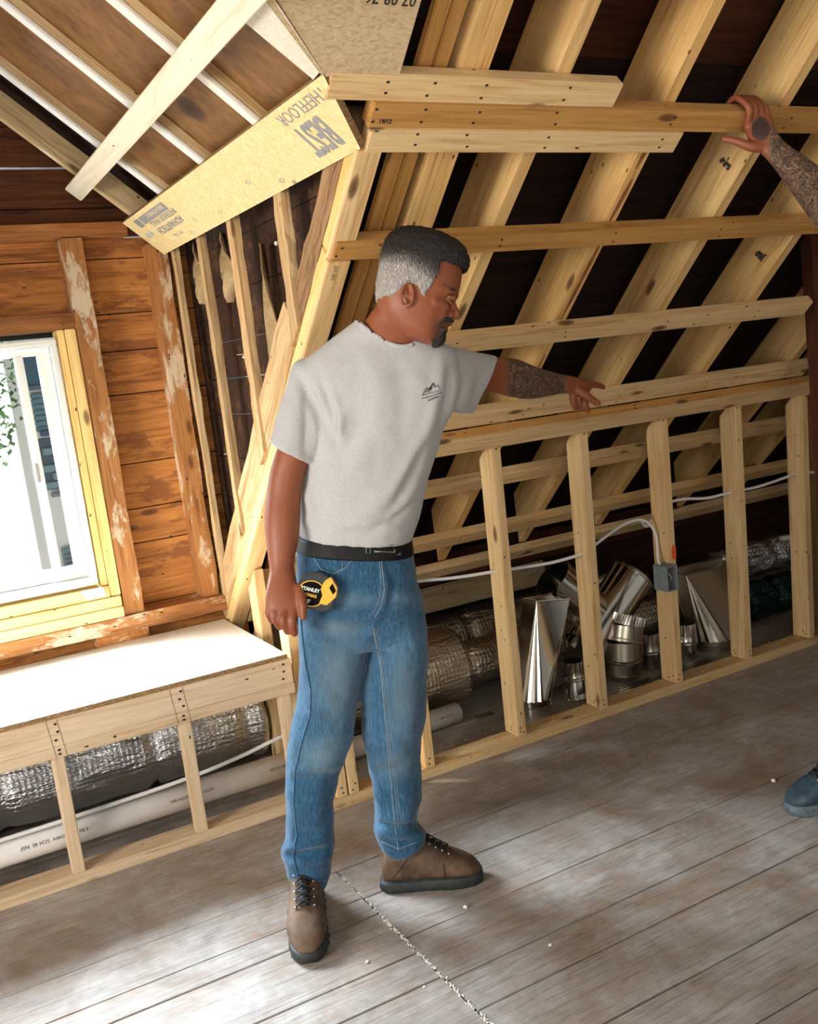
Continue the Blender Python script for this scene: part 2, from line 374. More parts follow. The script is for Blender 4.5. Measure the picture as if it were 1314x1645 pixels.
# ------------------------------------------------------------------ main roof: boarding above the rafters
def slope_board(name, m, x0, x1, s0, s1, n0, t, **kw):
    return lumber(name, m, SP(x0, s0, n0), SP(x1, s0, n0), UPS, s1-s0, NIN, t, bev=0, **kw)
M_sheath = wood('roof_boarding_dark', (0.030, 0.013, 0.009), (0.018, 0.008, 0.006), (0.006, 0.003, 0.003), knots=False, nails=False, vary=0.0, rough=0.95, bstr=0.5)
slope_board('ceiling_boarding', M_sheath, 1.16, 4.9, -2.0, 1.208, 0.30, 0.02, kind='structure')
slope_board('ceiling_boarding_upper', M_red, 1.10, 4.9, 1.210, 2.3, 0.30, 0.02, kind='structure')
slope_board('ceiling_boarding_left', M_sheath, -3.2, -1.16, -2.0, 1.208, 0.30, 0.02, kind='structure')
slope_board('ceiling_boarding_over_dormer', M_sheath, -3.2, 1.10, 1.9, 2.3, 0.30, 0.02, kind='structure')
for sg, nm in ((1, 'ceiling_valley_right'), (-1, 'ceiling_valley_left')):
    pv = [SP(sg*1.20, 0.93, 0.125), SP(sg*1.20, 2.7, 0.125), SP(-sg*0.2, 2.7, 0.125)]
    poly_prism(nm, M_sheath, pv, NIN*0.015, kind='structure')
boards_mesh('wall_right', M_dark, [(4.7, 4.73, 0.6, 4.6, 0, 3.2)])
boards_mesh('wall_eave', M_dark, [(1.16, 4.9, 4.05, 4.08, -0.02, 0.5), (-3.2, -1.16, 4.05, 4.08, -0.02, 0.5)])

# ------------------------------------------------------------------ dormer shell
YW = 3.70
zs = [0.0, 0.22, 0.44, 0.66, 0.90, 1.032, 1.204, 1.463, 1.623, 1.759, 1.955, 2.03, 2.135, 2.2725, 2.41, 2.60, 2.78, 2.96, 3.1]
wb = []
for i in range(len(zs)-1):
    g = 0.002
    z0, z1 = zs[i]+(0.0035 if i in (11, 13) else 0.0022), zs[i+1]-(0.0035 if i in (10, 12) else 0.0022)
    if z1 < 0.78 or z0 > 1.70: segs = [(-1.16, 1.16)]
    else: segs = [(-1.16, -0.605), (0.605, 1.16)]
    for a, b in segs: wb.append((a, b, YW, YW+0.02, z0, z1))
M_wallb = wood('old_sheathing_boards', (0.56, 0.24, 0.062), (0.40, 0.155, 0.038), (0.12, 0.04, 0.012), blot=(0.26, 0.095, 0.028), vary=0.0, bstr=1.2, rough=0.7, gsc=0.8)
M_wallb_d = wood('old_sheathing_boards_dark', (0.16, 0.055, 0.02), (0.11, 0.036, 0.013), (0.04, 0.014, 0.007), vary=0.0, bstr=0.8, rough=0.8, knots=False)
boards_mesh('wall_back_lining', M_black, [(-1.2, 1.2, YW+0.021, YW+0.03, 0, 0.785), (-1.2, -0.605, YW+0.021, YW+0.03, 0.785, 1.695), (0.605, 1.2, YW+0.021, YW+0.03, 0.785, 1.695),
    (-1.2, 1.2, YW+0.021, YW+0.03, 1.695, 2.026), (-1.2, 1.2, YW+0.021, YW+0.03, 2.034, 2.269), (-1.2, 1.2, YW+0.021, YW+0.03, 2.276, 3.1)])
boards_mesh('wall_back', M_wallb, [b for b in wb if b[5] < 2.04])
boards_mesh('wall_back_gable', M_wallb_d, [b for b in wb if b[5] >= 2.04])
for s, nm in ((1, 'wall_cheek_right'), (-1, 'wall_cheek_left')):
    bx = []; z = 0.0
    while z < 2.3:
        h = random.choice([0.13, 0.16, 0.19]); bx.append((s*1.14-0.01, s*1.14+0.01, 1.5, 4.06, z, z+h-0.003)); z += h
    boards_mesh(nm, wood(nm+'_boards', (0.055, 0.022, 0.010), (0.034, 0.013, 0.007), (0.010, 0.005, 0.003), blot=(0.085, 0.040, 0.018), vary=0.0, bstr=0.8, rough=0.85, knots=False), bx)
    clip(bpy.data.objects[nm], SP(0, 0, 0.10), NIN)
AD = math.radians(40); DS, DC = math.sin(AD), math.cos(AD)
def DQ(x, y, n=0.0):      # a point on the underside of the dormer rafters, n metres above it
    return Vector((x + n*DS, y, 2.070 + (0.91-x)*math.tan(AD) + n*DC))
UPD = Vector((-DC, 0, DS)); NUD = Vector((DS, 0, DC))
for s, nm in ((1, 'ceiling_dormer_right'), (-1, 'ceiling_dormer_left')):
    a = DQ(0.97, 3.155, 0.034); b = DQ(-0.06, 3.155, 0.034)
    if s < 0: a.x *= -1; b.x *= -1
    poly_prism(nm, M_ply, [a, b, b+Vector((0, -3.0, 0)), a+Vector((0, -3.0, 0))], (0, 0, 0.02), kind='structure')
    clip(bpy.data.objects[nm], SP(0, 0, 0.10), NIN)
    a = DQ(1.25, 3.80, 0.115); b = DQ(-0.1, 3.80, 0.115)
    if s < 0: a.x *= -1; b.x *= -1
    poly_prism(nm+'_upper', M_dark, [a, b, b+Vector((0, -3.0, 0)), a+Vector((0, -3.0, 0))], (0, 0, 0.02), kind='structure')
    clip(bpy.data.objects[nm+'_upper'], SP(0, 0, 0.16), NIN)

# dormer rafters: three with a light strip below, the lowest one wide and tan
DR = [(2.262, 'top of the picture'), (2.692, 'middle'), (3.122, 'lower')]
lab = ['white-edged dormer rafter nearest the room, crossed high up by the long pale strip',
       'white-edged dormer rafter in the middle of the three plywood bays',
       'white-edged dormer rafter beside the tan plank near the window wall']
M_white_edge = wood('pale_strip_wood', (0.80, 0.80, 0.78), (0.74, 0.74, 0.72), (0.62, 0.60, 0.56), vary=0.05, knots=False, nails=False)
M_cream = wood('cream_rafter_wood', (0.66, 0.52, 0.32), (0.56, 0.41, 0.22), (0.34, 0.2, 0.09), vary=0.1, bstr=0.8)
for i, (y, t) in enumerate(DR):
    e = empty('dormer_rafter', DQ(0.5, y, 0), lab[i], 'rafter', 'rafters of the dormer ceiling')
    lumber('rafter_board', M_cream, DQ(0.955, y, 0.0125), DQ(-0.10, y, 0.0125), YV, 0.040, NUD, 0.021, parent=e, wav=0.0015)
    lumber('furring_strip', M_white_edge, DQ(0.945, y+0.003, 0.0), DQ(-0.10, y+0.003, 0.0), YV, 0.038, NUD, 0.0115, parent=e)
lumber('dormer_rafter', M_cream, DQ(0.955, 3.515, 0.0), DQ(-0.10, 3.515, 0.0), YV, 0.035, NUD, 0.075, label='wide tan dormer rafter lying against the dark gable boards above the window', cat='rafter', group='rafters of the dormer ceiling')
lumber('dormer_rafter', M_cream, DQ(0.955, 1.83, 0.02), DQ(-0.4, 1.83, 0.02), YV, 0.04, NUD, 0.12, label='dormer rafter hidden behind the whitish strand board strip', cat='rafter', group='rafters of the dormer ceiling') if False else None
# long pale strapping board nailed across the dormer rafters
lumber('strapping_board', M_pine_pale, DQ(0.785, 3.625, -0.0205), DQ(0.785, 1.15, -0.0205), UPD, 0.064, -NUD, 0.019, label='long pale strapping board nailed diagonally across the dormer rafters', cat='board')
# small splinter lath at the far left
lumber('wood_lath', M_cream, DQ(0.20, 2.95, 0.10), DQ(0.37, 2.75, 0.10), YV, 0.02, NUD, 0.02, label='thin light lath stub beside the left dormer rafter at the picture edge', cat='board')

# strand board strip along the foot of the dormer ceiling (with printing)
A1, A2 = Vector((0.917, 1.890, 2.062)), Vector((0.884, 3.592, 2.062))
B1, B2 = Vector((1.048, 2.015, 1.947)), Vector((1.016, 3.592, 1.947))
nrm = (A2-A1).cross(B1-A1).normalized()
if nrm.z < 0: nrm = -nrm
def osb_panel(name, m, me_, pts, n, t, label, cat='strand board'):
    o = poly_prism(name, m, pts, n*t, label=label, cat=cat)
    o.data.materials.append(me_)
    for p in o.data.polygons:
        if abs(p.normal.dot(n)) < 0.7: p.material_index = 1
    return o
osb1 = osb_panel('strand_board_strip', M_osb, M_osb_e, [A1, A2, B2, B1], nrm, 0.018, 'pale yellow strand board strip with grey printed letters above the cheek wall')
L_ = (A1-A2).normalized(); V_ = (A1-B1); V_ = (V_-L_*V_.dot(L_)).normalized()
# the print runs along the strip; the letters stand across it, heads towards the lower edge
def on_strip(u, v): return A2 + (A1-A2)*u + (B2-A2)*v    # u: window wall -> roof, v: top edge -> lower edge
RX = (A2-A1).normalized(); DY = (B2-A2).normalized()
rx_up = -DY
def strip_text(s, size, u0, v0, m, mir=False, bold=0.0, sx=1.0):
    o = lettering(s, size, on_strip(u0, v0) - nrm*0.0012, L_, DY if mir else -DY, m, parent=osb1, off=0.0, bold=bold, sx=sx, name='printed_lettering')
    return o
# rafter side faces seen from below: letters must face down (-nrm)
def strip_letters(s, size, u, v, m, bold=0.0, sx=1.0, up=1):
    """reading direction runs from the near end to the window wall end"""
    x = RX*up; y = (-nrm).cross(x).normalized()
    return lettering(s, size, on_strip(u, v) - nrm*0.001, x, y, m, parent=osb1, off=0.0, bold=bold, sx=sx, name='printed_lettering')
strip_letters('THEFFLOOR', 0.045, 0.975, 0.08, M_ink_g, sx=1.0, up=1)
strip_letters('BEST', 0.120, 0.915, 0.36, M_ink_g, bold=0.003, sx=0.56)
strip_letters('"', 0.05, 0.72, 0.80, M_ink_g, sx=1.0)
for i, (u, v) in enumerate(((0.69, 0.86), (0.60, 0.62), (0.42, 0.80), (0.30, 0.70), (0.235, 0.88))):
    bmm = bmesh.new()
    c = on_strip(u, v) - nrm*0.0008
    pts = [c+L_*0.017*a+DY*0.008*b for a, b in ((-1, 0), (0, -1), (1, 0), (0, 1))]; pin = [c+(p-c)*0.72 for p in pts]
    o_ = [bmm.verts.new(p) for p in pts]; i_ = [bmm.verts.new(p) for p in pin]
    for k in range(4): bmm.faces.new((o_[k], o_[(k+1) % 4], i_[(k+1) % 4], i_[k]))
    link('printed_diamond', bm_me(bmm, 'printed_diamond'), M_ink_g, osb1)
def strip_bar(u0, u1, v0, v1, m, name='printed_bar'):
    bmm = bmesh.new(); q = [on_strip(u0, v0), on_strip(u1, v0), on_strip(u1, v1), on_strip(u0, v1)]
    bmm.faces.new([bmm.verts.new(p-nrm*0.0009) for p in q]); return link(name, bm_me(bmm, name), m, osb1)
strip_bar(0.055, 0.085, 0.10, 0.30, M_ink_g); strip_bar(0.092, 0.26, 0.10, 0.28, M_ink_g)
strip_letters('BREATHABLE', 0.022, 0.245, 0.13, M_osb, sx=1.4)
strip_letters('INTERIOR WALL', 0.030, 0.275, 0.30, M_ink_g, bold=0.0006, sx=1.25)
strip_letters('ADVANTECH', 0.036, 0.265, 0.48, M_ink_g, bold=0.0012, sx=1.25)
strip_letters('PS-1  T&G', 0.020, 0.20, 0.73, M_ink_g)
strip_letters('N W', 0.034, 0.075, 0.42, M_ink_b, bold=0.0005)

# whitish strip rising along the roof slope, and the strand board panel on the slope beside it
TA = math.atan(0.70); nT = Vector((math.sin(TA), 0, math.cos(TA))); pT = Vector((0.917, 1.888, 2.064))
def on_T(x, y): return at_plane(x, y, nT, pT)
e1 = on_T(516, 113); e2 = e1 + (on_T(440, -2)-e1)*1.7; f1 = on_T(503, 128); f2 = f1 + (on_T(386, 30)-f1)*2.3
osb_panel('strand_board_strip', M_osb_w, M_osb_e, [e1, e2, f2, f1], nT, 0.018, 'whitish strand board strip rising up the edge of the dormer opening')
q = [SP(0.917, 1.300, 0.002), SP(1.095, 1.300, 0.002), SP(1.097, 1.95, 0.002), SP(0.52, 1.95, 0.002), SP(0.655, 1.55, 0.002)]
osb3 = osb_panel('strand_board', M_osb_b, M_osb_e, q, NIN, 0.018, 'brownish strand board panel on the roof slope at the top edge of the picture')
nP = -NIN
lettering('07-08-76', 0.031, SP(1.085, 1.474, 0.0015), -XV, -UPS, M_ink, parent=osb3, off=0.0, bold=0.0005, name='printed_lettering')
poly_prism('edge_shadow_strip', m_plain('shadow_black', (0.012, 0.016, 0.015), 0.5), [SP(0.92, 1.285, 0.022), SP(1.10, 1.285, 0.022), SP(1.10, 1.345, 0.022), SP(0.92, 1.345, 0.022)], NIN*0.003, label='black strip drawn as the shadow under the brownish strand board panel', cat='shadow strip')  # shadow at the panel's bottom edge, made as a thin black sheet

# ------------------------------------------------------------------ main rafters
RF = [(1.303, 'new', 0.150), (1.535, 'new', 0.175), (1.908, 'new', 0.168), (2.337, 'new', 0.165), (2.775, 'new', 0.165), (3.300, 'new', 0.165), (3.68, 'new', 0.165)]
rl = ['right ply of the doubled light rafter beside the orange rafters',
      'new wide rafter behind the right side of the man\'s head, second from the dormer',
      'new wide rafter rising behind the pointing forearm, long bark groove on its edge',
      'new wide rafter stamped with a dark mark just below the gripping hand',
      'new wide rafter whose face carries a small handwritten mark, right of the stamped one',
      'shaded wide rafter near the old post, second from the right end of the slope',
      'last shaded rafter at the right end of the slope']
def RX_(x, sl): return x + (1.30-sl)*0.036*(0 if x < 1.8 else 1)
for (x, k, dp), lb in zip(RF, rl):
    o = lumber('roof_rafter', M_rafter, SP(RX_(x, -0.885), -0.885, 0.038), SP(RX_(x, 2.25), 2.25, 0.038), XV, 0.038, NIN, dp, cutA=YV, label=lb, cat='rafter', group='new rafters of the roof slope', wav=0.0012)
    if x < 1.4: continue
    ol = 'old dark rafter right of the ' + {1.535: 'rafter behind the man\'s face', 1.908: 'rafter with the bark groove', 2.337: 'stamped rafter', 2.775: 'rafter with the handwritten mark', 3.300: 'shaded rafter near the post', 3.68: 'last shaded rafter'}[x]
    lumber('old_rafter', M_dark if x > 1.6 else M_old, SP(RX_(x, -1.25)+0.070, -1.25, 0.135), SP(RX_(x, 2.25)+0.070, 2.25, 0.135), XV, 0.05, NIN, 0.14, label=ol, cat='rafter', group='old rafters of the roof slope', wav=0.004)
lumber('roof_rafter', M_rafter, SP(1.262, -0.885, 0.038), SP(1.262, 2.25, 0.038), XV, 0.0385, NIN, 0.150, cutA=YV, label='left ply of the doubled light rafter beside the orange rafters', cat='rafter', group='new rafters of the roof slope', wav=0.0008)
for k, x in enumerate((1.160, 1.200)):
    lumber('old_rafter', M_pine_o, SP(x, -0.885, 0.045), SP(x, 2.25, 0.045), XV, 0.037, NIN, 0.022, label=('left' if k == 0 else 'right')+' one of the two orange rafters behind the man\'s head', cat='rafter', group='orange rafters beside the dormer')
def groove(pts, lb):
    bm = bmesh.new(); c = SP(*pts[0][:2], 0.0378)
    w_ = [0.002]+[p[2] for p in pts[1:-1]]+[0.002]; L_, R_ = [], []
    for (x, sl, _), w in zip(pts, w_):
        L_.append(bm.verts.new(SP(RX_(x, sl)-w, sl, 0.0370)-c)); R_.append(bm.verts.new(SP(RX_(x, sl)+w, sl, 0.0370)-c))
    for k in range(len(pts)-1): bm.faces.new((L_[k], R_[k], R_[k+1], L_[k+1]))
    o = link('bark_groove', bm_me(bm, 'bark_groove'), M_old, bpy.data.objects['roof_rafter.002']); o.matrix_basis = Matrix.Translation(c); o['label'] = lb
for k, (s0, s1) in enumerate(((0.50, 0.83), (0.87, 1.02), (1.05, 1.19), (-0.10, 0.35), (-0.80, -0.70))):
    groove([(1.924, s0, 0), (1.927, s0+(s1-s0)*0.3, 0.007), (1.929, s0+(s1-s0)*0.7, 0.008), (1.931, s1, 0)], 'dark bark groove along the rafter edge')
bk = poly_prism('bark_groove', M_dark, [SP(1.9405, 0.36, 0.0375), SP(1.925, 0.44, 0.0375), SP(1.921, 0.80, 0.0375), SP(1.936, 0.88, 0.0375)], -NIN*0.0006) if False else None
# stamps on the rafters
def side_text(s, size, x, sl, nn, m=M_ink, up=1):
    return lettering(s, size, SP(x-0.0012, sl, nn), NIN*up, -UPS*up, m, off=0, bold=0.0015, name='grade_stamp')
t_ = side_text('S-P-F', 0.022, 2.343, 1.03, 0.075); t_.parent = bpy.data.objects['roof_rafter.003']; t_.matrix_parent_inverse = t_.parent.matrix_basis.inverted()
t_ = side_text('JBF', 0.032, 2.795, 0.66, 0.085); t_.parent = bpy.data.objects['roof_rafter.004']; t_.matrix_parent_inverse = t_.parent.matrix_basis.inverted()

# ------------------------------------------------------------------ strapping (horizontal battens) on the slope
PL = [(1.250, 0.062, 0.935, 1.714, M_pine, 'uppermost of three stacked battens below the strand board, with a wavy dark grain line', None),
      (1.187, 0.0625, 1.052, 3.86, M_pine_o, 'amber batten gripped by the tattooed hand, middle of the three stacked battens', None),
      (1.125, 0.0615, 1.063, 1.996, M_pine, 'short pale batten with round knots, lowest of the three stacked ones', None),
      (0.820, 0.060, 1.052, 3.60, M_pine_o, 'amber batten passing behind the top of the man\'s head', None),
      (0.436, 0.065, 1.115, 3.115, M_pine, 'batten behind the man\'s chin, ending at the old post', None),
      (0.0655, 0.070, 1.115, 3.43, M_pine, 'batten lying directly on top of the knee wall plate', None),
      (-0.330, 0.070, 1.115, 4.68, M_pine, 'first batten below the knee wall plate, seen between the studs', None),
      (-0.715, 0.070, 1.115, 4.68, M_pine, 'second batten below the knee wall plate, crossing the lower rafters', None),
      (-0.960, 0.070, 1.115, 4.68, M_pine, 'lowest batten at the rafter feet above the ducts', None),
      (1.545, 0.063, 1.30, 1.882, M_pine_pale, 'short pale batten cut off by the top edge of the picture', None)]
strap = {}
for i, (s0, w, x0, x1, m, lb, _) in enumerate(PL):
    strap[i] = lumber('batten', m, SP(x0, s0, 0.0), SP(x1, s0, 0.0), UPS, w, NIN, 0.037, label=lb, cat='batten', group='battens across the rafters')
lettering('19/12', 0.014, SP(1.075, 1.199, -0.0008), XV, UPS, M_ink, parent=strap[1], off=0, bold=0.0006, name='printed_lettering')

# trimmer at the dormer edge
for s0, s1, nn, lb in ((-1.02, 0.818, 0.0, 'bright lower trimmer running down to the window bench'), (0.822, 1.128, 0.003, 'short upper trimmer under the strand board strip')):
    e = empty('trimmer', SP(1.075, s0, 0.03), lb, 'board')
    lumber('face_board', M_pine, SP(1.044, s0, nn), SP(1.044, s1, nn), XV, 0.064, NIN, 0.020, cutA=ZV if s0 < 0 else None, parent=e)
    lumber('side_board', M_pine_y, SP(1.052, s0, nn+0.022), SP(1.052, s1, nn+0.022), XV, 0.040, NIN, 0.044, cutA=ZV if s0 < 0 else None, parent=e)
lettering('S4S HT', 0.016, SP(1.075, 0.76, -0.0008), UPS, -XV, M_ink, off=0, parent=bpy.data.objects['trimmer'], name='grade_stamp')
lumber('old_rafter', M_rough, SP(1.050, -1.0, 0.066), SP(1.050, 0.52, 0.066), XV, 0.055, NIN, 0.125, label='rough light old rafter carrying the cheek wall studs', cat='rafter', wav=0.004)
lumber('old_rafter', M_bark, SP(1.050, 0.53, 0.062), SP(1.050, 1.16, 0.062), XV, 0.055, NIN, 0.085, label='fuzzy brown rough-sawn rafter end under the strand board strip', cat='rafter', wav=0.004)

# cheek wall studs
for i, (y, w, z0, lb) in enumerate(((2.490, 0.055, 1.555, 'rough cheek wall stud nearest the trimmer, its left side split'),
                                (2.895, 0.050, 1.20, 'middle cheek wall stud with small nails along its edge'),
                                (3.232, 0.036, 0.905, 'thin cheek wall stud closest to the window wall'))):
    cutn = Vector((0, SN, CS))
    lumber('cheek_stud', M_rough, (1.040, y, z0+0.04), (1.040, y, 2.10), YV, w, XV, 0.026, cutA=cutn, label=lb, cat='stud', wav=0.003, group='studs of the dormer side wall')
for i, (y, z0, z1, lb) in enumerate(((2.80, 1.30, 1.86, 'torn hanging strip of brown paper behind the middle cheek stud'), (3.14, 1.72, 1.95, 'torn brown paper scrap beside the thin cheek stud'), (3.44, 1.75, 1.96, 'torn brown paper scrap beside the corner post'))):
    bm = bmesh.new(); rows = []
    for k in range(9):
        f = k/8; zz = z1+(z0-z1)*f; ww = 0.035*(1-0.5*f)
        rows.append([bm.verts.new((1.09+0.02*math.sin(f*5+a*2), y+ww*a+0.012*math.sin(f*9), zz+random.uniform(-.006, .006))) for a in (-1, -0.3, 0.4, 1)])
    for k in range(8):
        for a in range(3): bm.faces.new((rows[k][a], rows[k][a+1], rows[k+1][a+1], rows[k+1][a]))
    o = link('torn_paper', bm_me(bm, 'torn_paper', True), m_speck('brown_paper', (0.30, 0.20, 0.09), (0.44, 0.31, 0.16), 30)); md = o.modifiers.new('t', 'SOLIDIFY'); md.thickness = 0.0015
    tag(o, lb, 'paper')
# bits of insulation fluff and nails on the cheek boarding
for i in range(34):
    y = random.uniform(2.5, 3.55); z = random.uniform(0.75, 1.9)
    if z < 1.18 - (y-2.853)*0.916 + 0.15: continue
    if random.random() < 0.45:
        tube('cheek_nail', M_pine_pale, [(1.13, y, z), (1.10+random.uniform(-.01, .01), y+random.uniform(-.012, .012), z+random.uniform(-.006, .006))], 0.0013, 6, label='old bent nail sticking out of the dark cheek boarding', cat='nail', group='old nails in the cheek boarding')
    else:
        bm = bmesh.new(); bmesh.ops.create_icosphere(bm, subdivisions=2, radius=random.uniform(0.004, 0.010))
        for vtx in bm.verts: vtx.co *= random.uniform(0.7, 1.25)
        o = link('plaster_crumb', bm_me(bm, 'plaster_crumb', True), M_sun); o.location = (1.128, y, z)
        tag(o, 'small pale plaster crumb stuck on the dark cheek boarding', 'plaster crumb', 'plaster crumbs on the cheek boarding')

# ------------------------------------------------------------------ window wall framing
bbox('wall_stud', M_oldp, 0.665, 0.738, 3.605, 3.70, 0.656, 2.02, 'z', label='old orange stud streaked with white plaster right of the window', cat='stud', wav=0.0018)
lumber('corner_post', M_oldp, (0.968, 3.61, 0.656), (0.968, 3.61, 1.99), XV, 0.066, YV, 0.09, label='old orange corner post with peeling plaster beside the cheek wall', cat='post', wav=0.003)
lumber('corner_post', M_rough, (1.043, 3.56, 0.656), (1.043, 3.56, 1.99), XV, 0.02, YV, 0.035, label='thin light strip standing against the right side of the corner post', cat='post', wav=0.0025)
bbox('top_plate', M_oldp if False else M_old, -1.06, 0.90, 3.605, 3.70, 2.024, 2.070, label='old orange top plate above the window wall', cat='beam', wav=0.0015)
bbox('header_board', M_old, -0.68, 0.668, 3.605, 3.70, 1.712, 1.766, label='old header board above the window', cat='board', wav=0.0015)
bbox('sill_timber', M_oldp, -1.06, 1.058, 3.590, 3.70, 0.597, 0.655, label='rough old timber running under the window framing', cat='beam', wav=0.004)
bbox('timber_block', M_oldp, 0.545, 0.740, 3.600, 3.70, 0.556, 0.597, label='rough block wedged between the old timber and the bench top', cat='block', wav=0.002)
for i, (z0, z1, x1, y0, lb) in enumerate(((0.656, 0.696, 0.660, 3.585, 'lowest of the three yellow boards under the window'), (0.698, 0.736, 0.658, 3.588, 'middle yellow board under the window'), (0.738, 0.780, 0.622, 3.594, 'top yellow board under the window, touching the white frame'))):
    bbox('window_sill_board', M_pine_y, -0.66, x1, y0, 3.70, z0, z1, label=lb, cat='board')
bbox('window_jamb_board', M_pine_y, 0.602, 0.661, 3.597, 3.70, 0.7815 if False else 0.738+0.0, 1.711, 'z', label='new yellow jamb board at the right of the window', cat='board') if False else lumber('window_jamb_board', M_pine_y, (0.624, 3.597, 0.738), (0.624, 3.597, 1.711), XV, 0.037, YV, 0.10, label='new yellow jamb board standing right of the window', cat='board')
lumber('window_jamb_board', M_pine_y, (0.598, 3.605, 0.782), (0.598, 3.605, 1.711), XV, 0.024, YV, 0.095, label='narrow yellow packing strip between jamb board and white window frame', cat='board')
bbox('shim_block', M_vinyl, 0.535, 0.600, 3.575, 3.60, 0.768, 0.792, label='small white shim block under the lower right corner of the window', cat='block') if False else None
poly_prism('white_shim', M_vinyl, [(0.535, 3.588, 0.745), (0.605, 3.588, 0.749), (0.600, 3.588, 0.782), (0.520, 3.588, 0.782)], (0, -0.012, 0), bev=0.002, label='small white packing piece at the lower right corner of the window', cat='packing piece')
# window: white vinyl double slider
win = empty('window_1', (0, 3.64, 1.23)); tag(win, kind='structure')
def wpart(name, m, x0, x1, y0, y1, z0, z1, lg='x', bev=0.003):
    o = bbox(name, m, x0, x1, y0, y1, z0, z1, lg, parent=win, bev=bev); return o
X1, X0, Z0, Z1 = 0.592, -0.592, 0.790, 1.683
wpart('frame', M_vinyl, X0, X1, 3.612, 3.70, Z0, Z0+0.030); wpart('frame', M_vinyl, X0, X1, 3.612, 3.70, Z1-0.022, Z1)
wpart('frame', M_vinyl, X1-0.022, X1, 3.612, 3.70, Z0+0.03, Z1-0.022, 'z'); wpart('frame', M_vinyl, X0, X0+0.022, 3.612, 3.70, Z0+0.03, Z1-0.022, 'z')
wpart('sash', M_vinyl, 0.44, X1-0.024, 3.640, 3.675, 0.822, 0.868); wpart('sash', M_vinyl, 0.44, X1-0.024, 3.640, 3.675, 1.632, 1.659)
wpart('sash', M_vinyl, 0.524, X1-0.024, 3.640, 3.675, 0.868, 1.632, 'z'); wpart('meeting_stile', M_vinyl, 0.448, 0.476, 3.636, 3.675, 0.868, 1.632, 'z')
wpart('sash', M_vinyl, X0+0.024, 0.44, 3.655, 3.688, 0.822, 0.868); wpart('sash', M_vinyl, X0+0.024, 0.44, 3.655, 3.688, 1.632, 1.659); wpart('sash', M_vinyl, X0+0.024, X0+0.06, 3.655, 3.688, 0.868, 1.632, 'z')
wpart('latch', m_plain('grey_latch', (0.4, 0.4, 0.38), 0.4), 0.446, 0.458, 3.628, 3.637, 1.19, 1.26, 'z')
gm, gnt, gb = mat('window_glass'); gb.inputs['Transmission Weight'].default_value = 1.0; gb.inputs['Roughness'].default_value = 0.0; gb.inputs['IOR'].default_value = 1.01; gb.inputs['Base Color'].default_value = (1, 1, 1, 1)
tb = gnt.nodes.new('ShaderNodeBsdfTransparent'); gl_ = gnt.nodes.new('ShaderNodeBsdfGlossy'); gl_.inputs['Roughness'].default_value = 0.02; mx = gnt.nodes.new('ShaderNodeMixShader'); mx.inputs[0].default_value = 0.04
gnt.links.new(tb.outputs[0], mx.inputs[1]); gnt.links.new(gl_.outputs[0], mx.inputs[2]); gnt.links.new(mx.outputs[0], gnt.nodes['Material Output'].inputs[0])
wpart('pane', gm, 0.476, 0.524, 3.656, 3.659, 0.868, 1.632, 'z', 0); wpart('pane', gm, X0+0.06, 0.448, 3.670, 3.673, 0.868, 1.632, 'z', 0)

# ------------------------------------------------------------------ window bench
bench = empty('window_bench', (0, 3.27, 0), 'long low window bench of pale boards over a silver duct', 'bench')
bt = poly_prism('bench_top', M_sun, [(-1.06, 2.945, 0.541), (1.041, 2.945, 0.541), (1.035, 3.60, 0.541), (-1.06, 3.60, 0.541)], (0, 0, 0.0155), parent=bench, bev=0.001)  # tan plywood top; the sunlight on it is put into its white colour
bt.data.materials.append(M_osb_e)
for p in bt.data.polygons:
    if abs(p.normal.z) < 0.5: p.material_index = 1
bbox('bench_rim', M_beige, -1.06, 1.051, 2.943, 2.981, 0.455, 0.540, parent=bench)
bbox('bench_rail', M_beige, -1.06, 1.053, 2.943, 2.981, 0.418, 0.4545, parent=bench)
for z in (0.2730, 0.3040, 0.6475, 0.6885):
    poly_prism('pencil_line', M_ink, [(z, 2.9428, 0.420), (z+0.0012, 2.9428, 0.420), (z-0.010, 2.9428, 0.5395), (z-0.0112, 2.9428, 0.5395)], (0, -0.0003, 0), label=None, parent=bench)
for i, (x, lb) in enumerate(((-0.95, 'bench stud at the left end outside the picture'), (-0.55, 'second bench stud outside the picture'), (-0.14, 'bench stud just outside the left picture edge'), (0.258, 'left one of the two short bench studs in front of the silver duct'), (0.651, 'right one of the two short bench studs in front of the silver duct'), (0.995, 'bench end stud beside the blue jeans'))):
    if x < -0.2: continue
    bbox('stud', M_beige, x, x+0.038, 2.945, 2.984, 0.0385, 0.4175, 'z', parent=bench)
bbox('bottom_plate', M_beige, -1.06, 1.075, 2.945, 3.034, 0.0, 0.038, parent=bench)
# end framing of the bench, lit by the window
for (x, y, lb) in ((1.085, 3.03, 'sunlit stud between bench end and trimmer, behind the man\'s hand'), (1.070, 3.26, 'sunlit stud near the window wall under the trimmer')):
    z1 = SP(0, 0, 0).z - (y-2.853)*SN/CS - 0.012
    lumber('corner_stud', M_pine, (x, y, 0.001), (x, y, z1), XV, 0.038, YV, 0.089, cutB=NIN, label=lb, cat='stud')
lumber('diagonal_brace', M_pine_y, (1.095, 3.44, 0.47), (1.125, 3.05, 0.86), XV, 0.030, NIN, 0.040, label='thin diagonal brace below the trimmer beside the man\'s hand', cat='board')

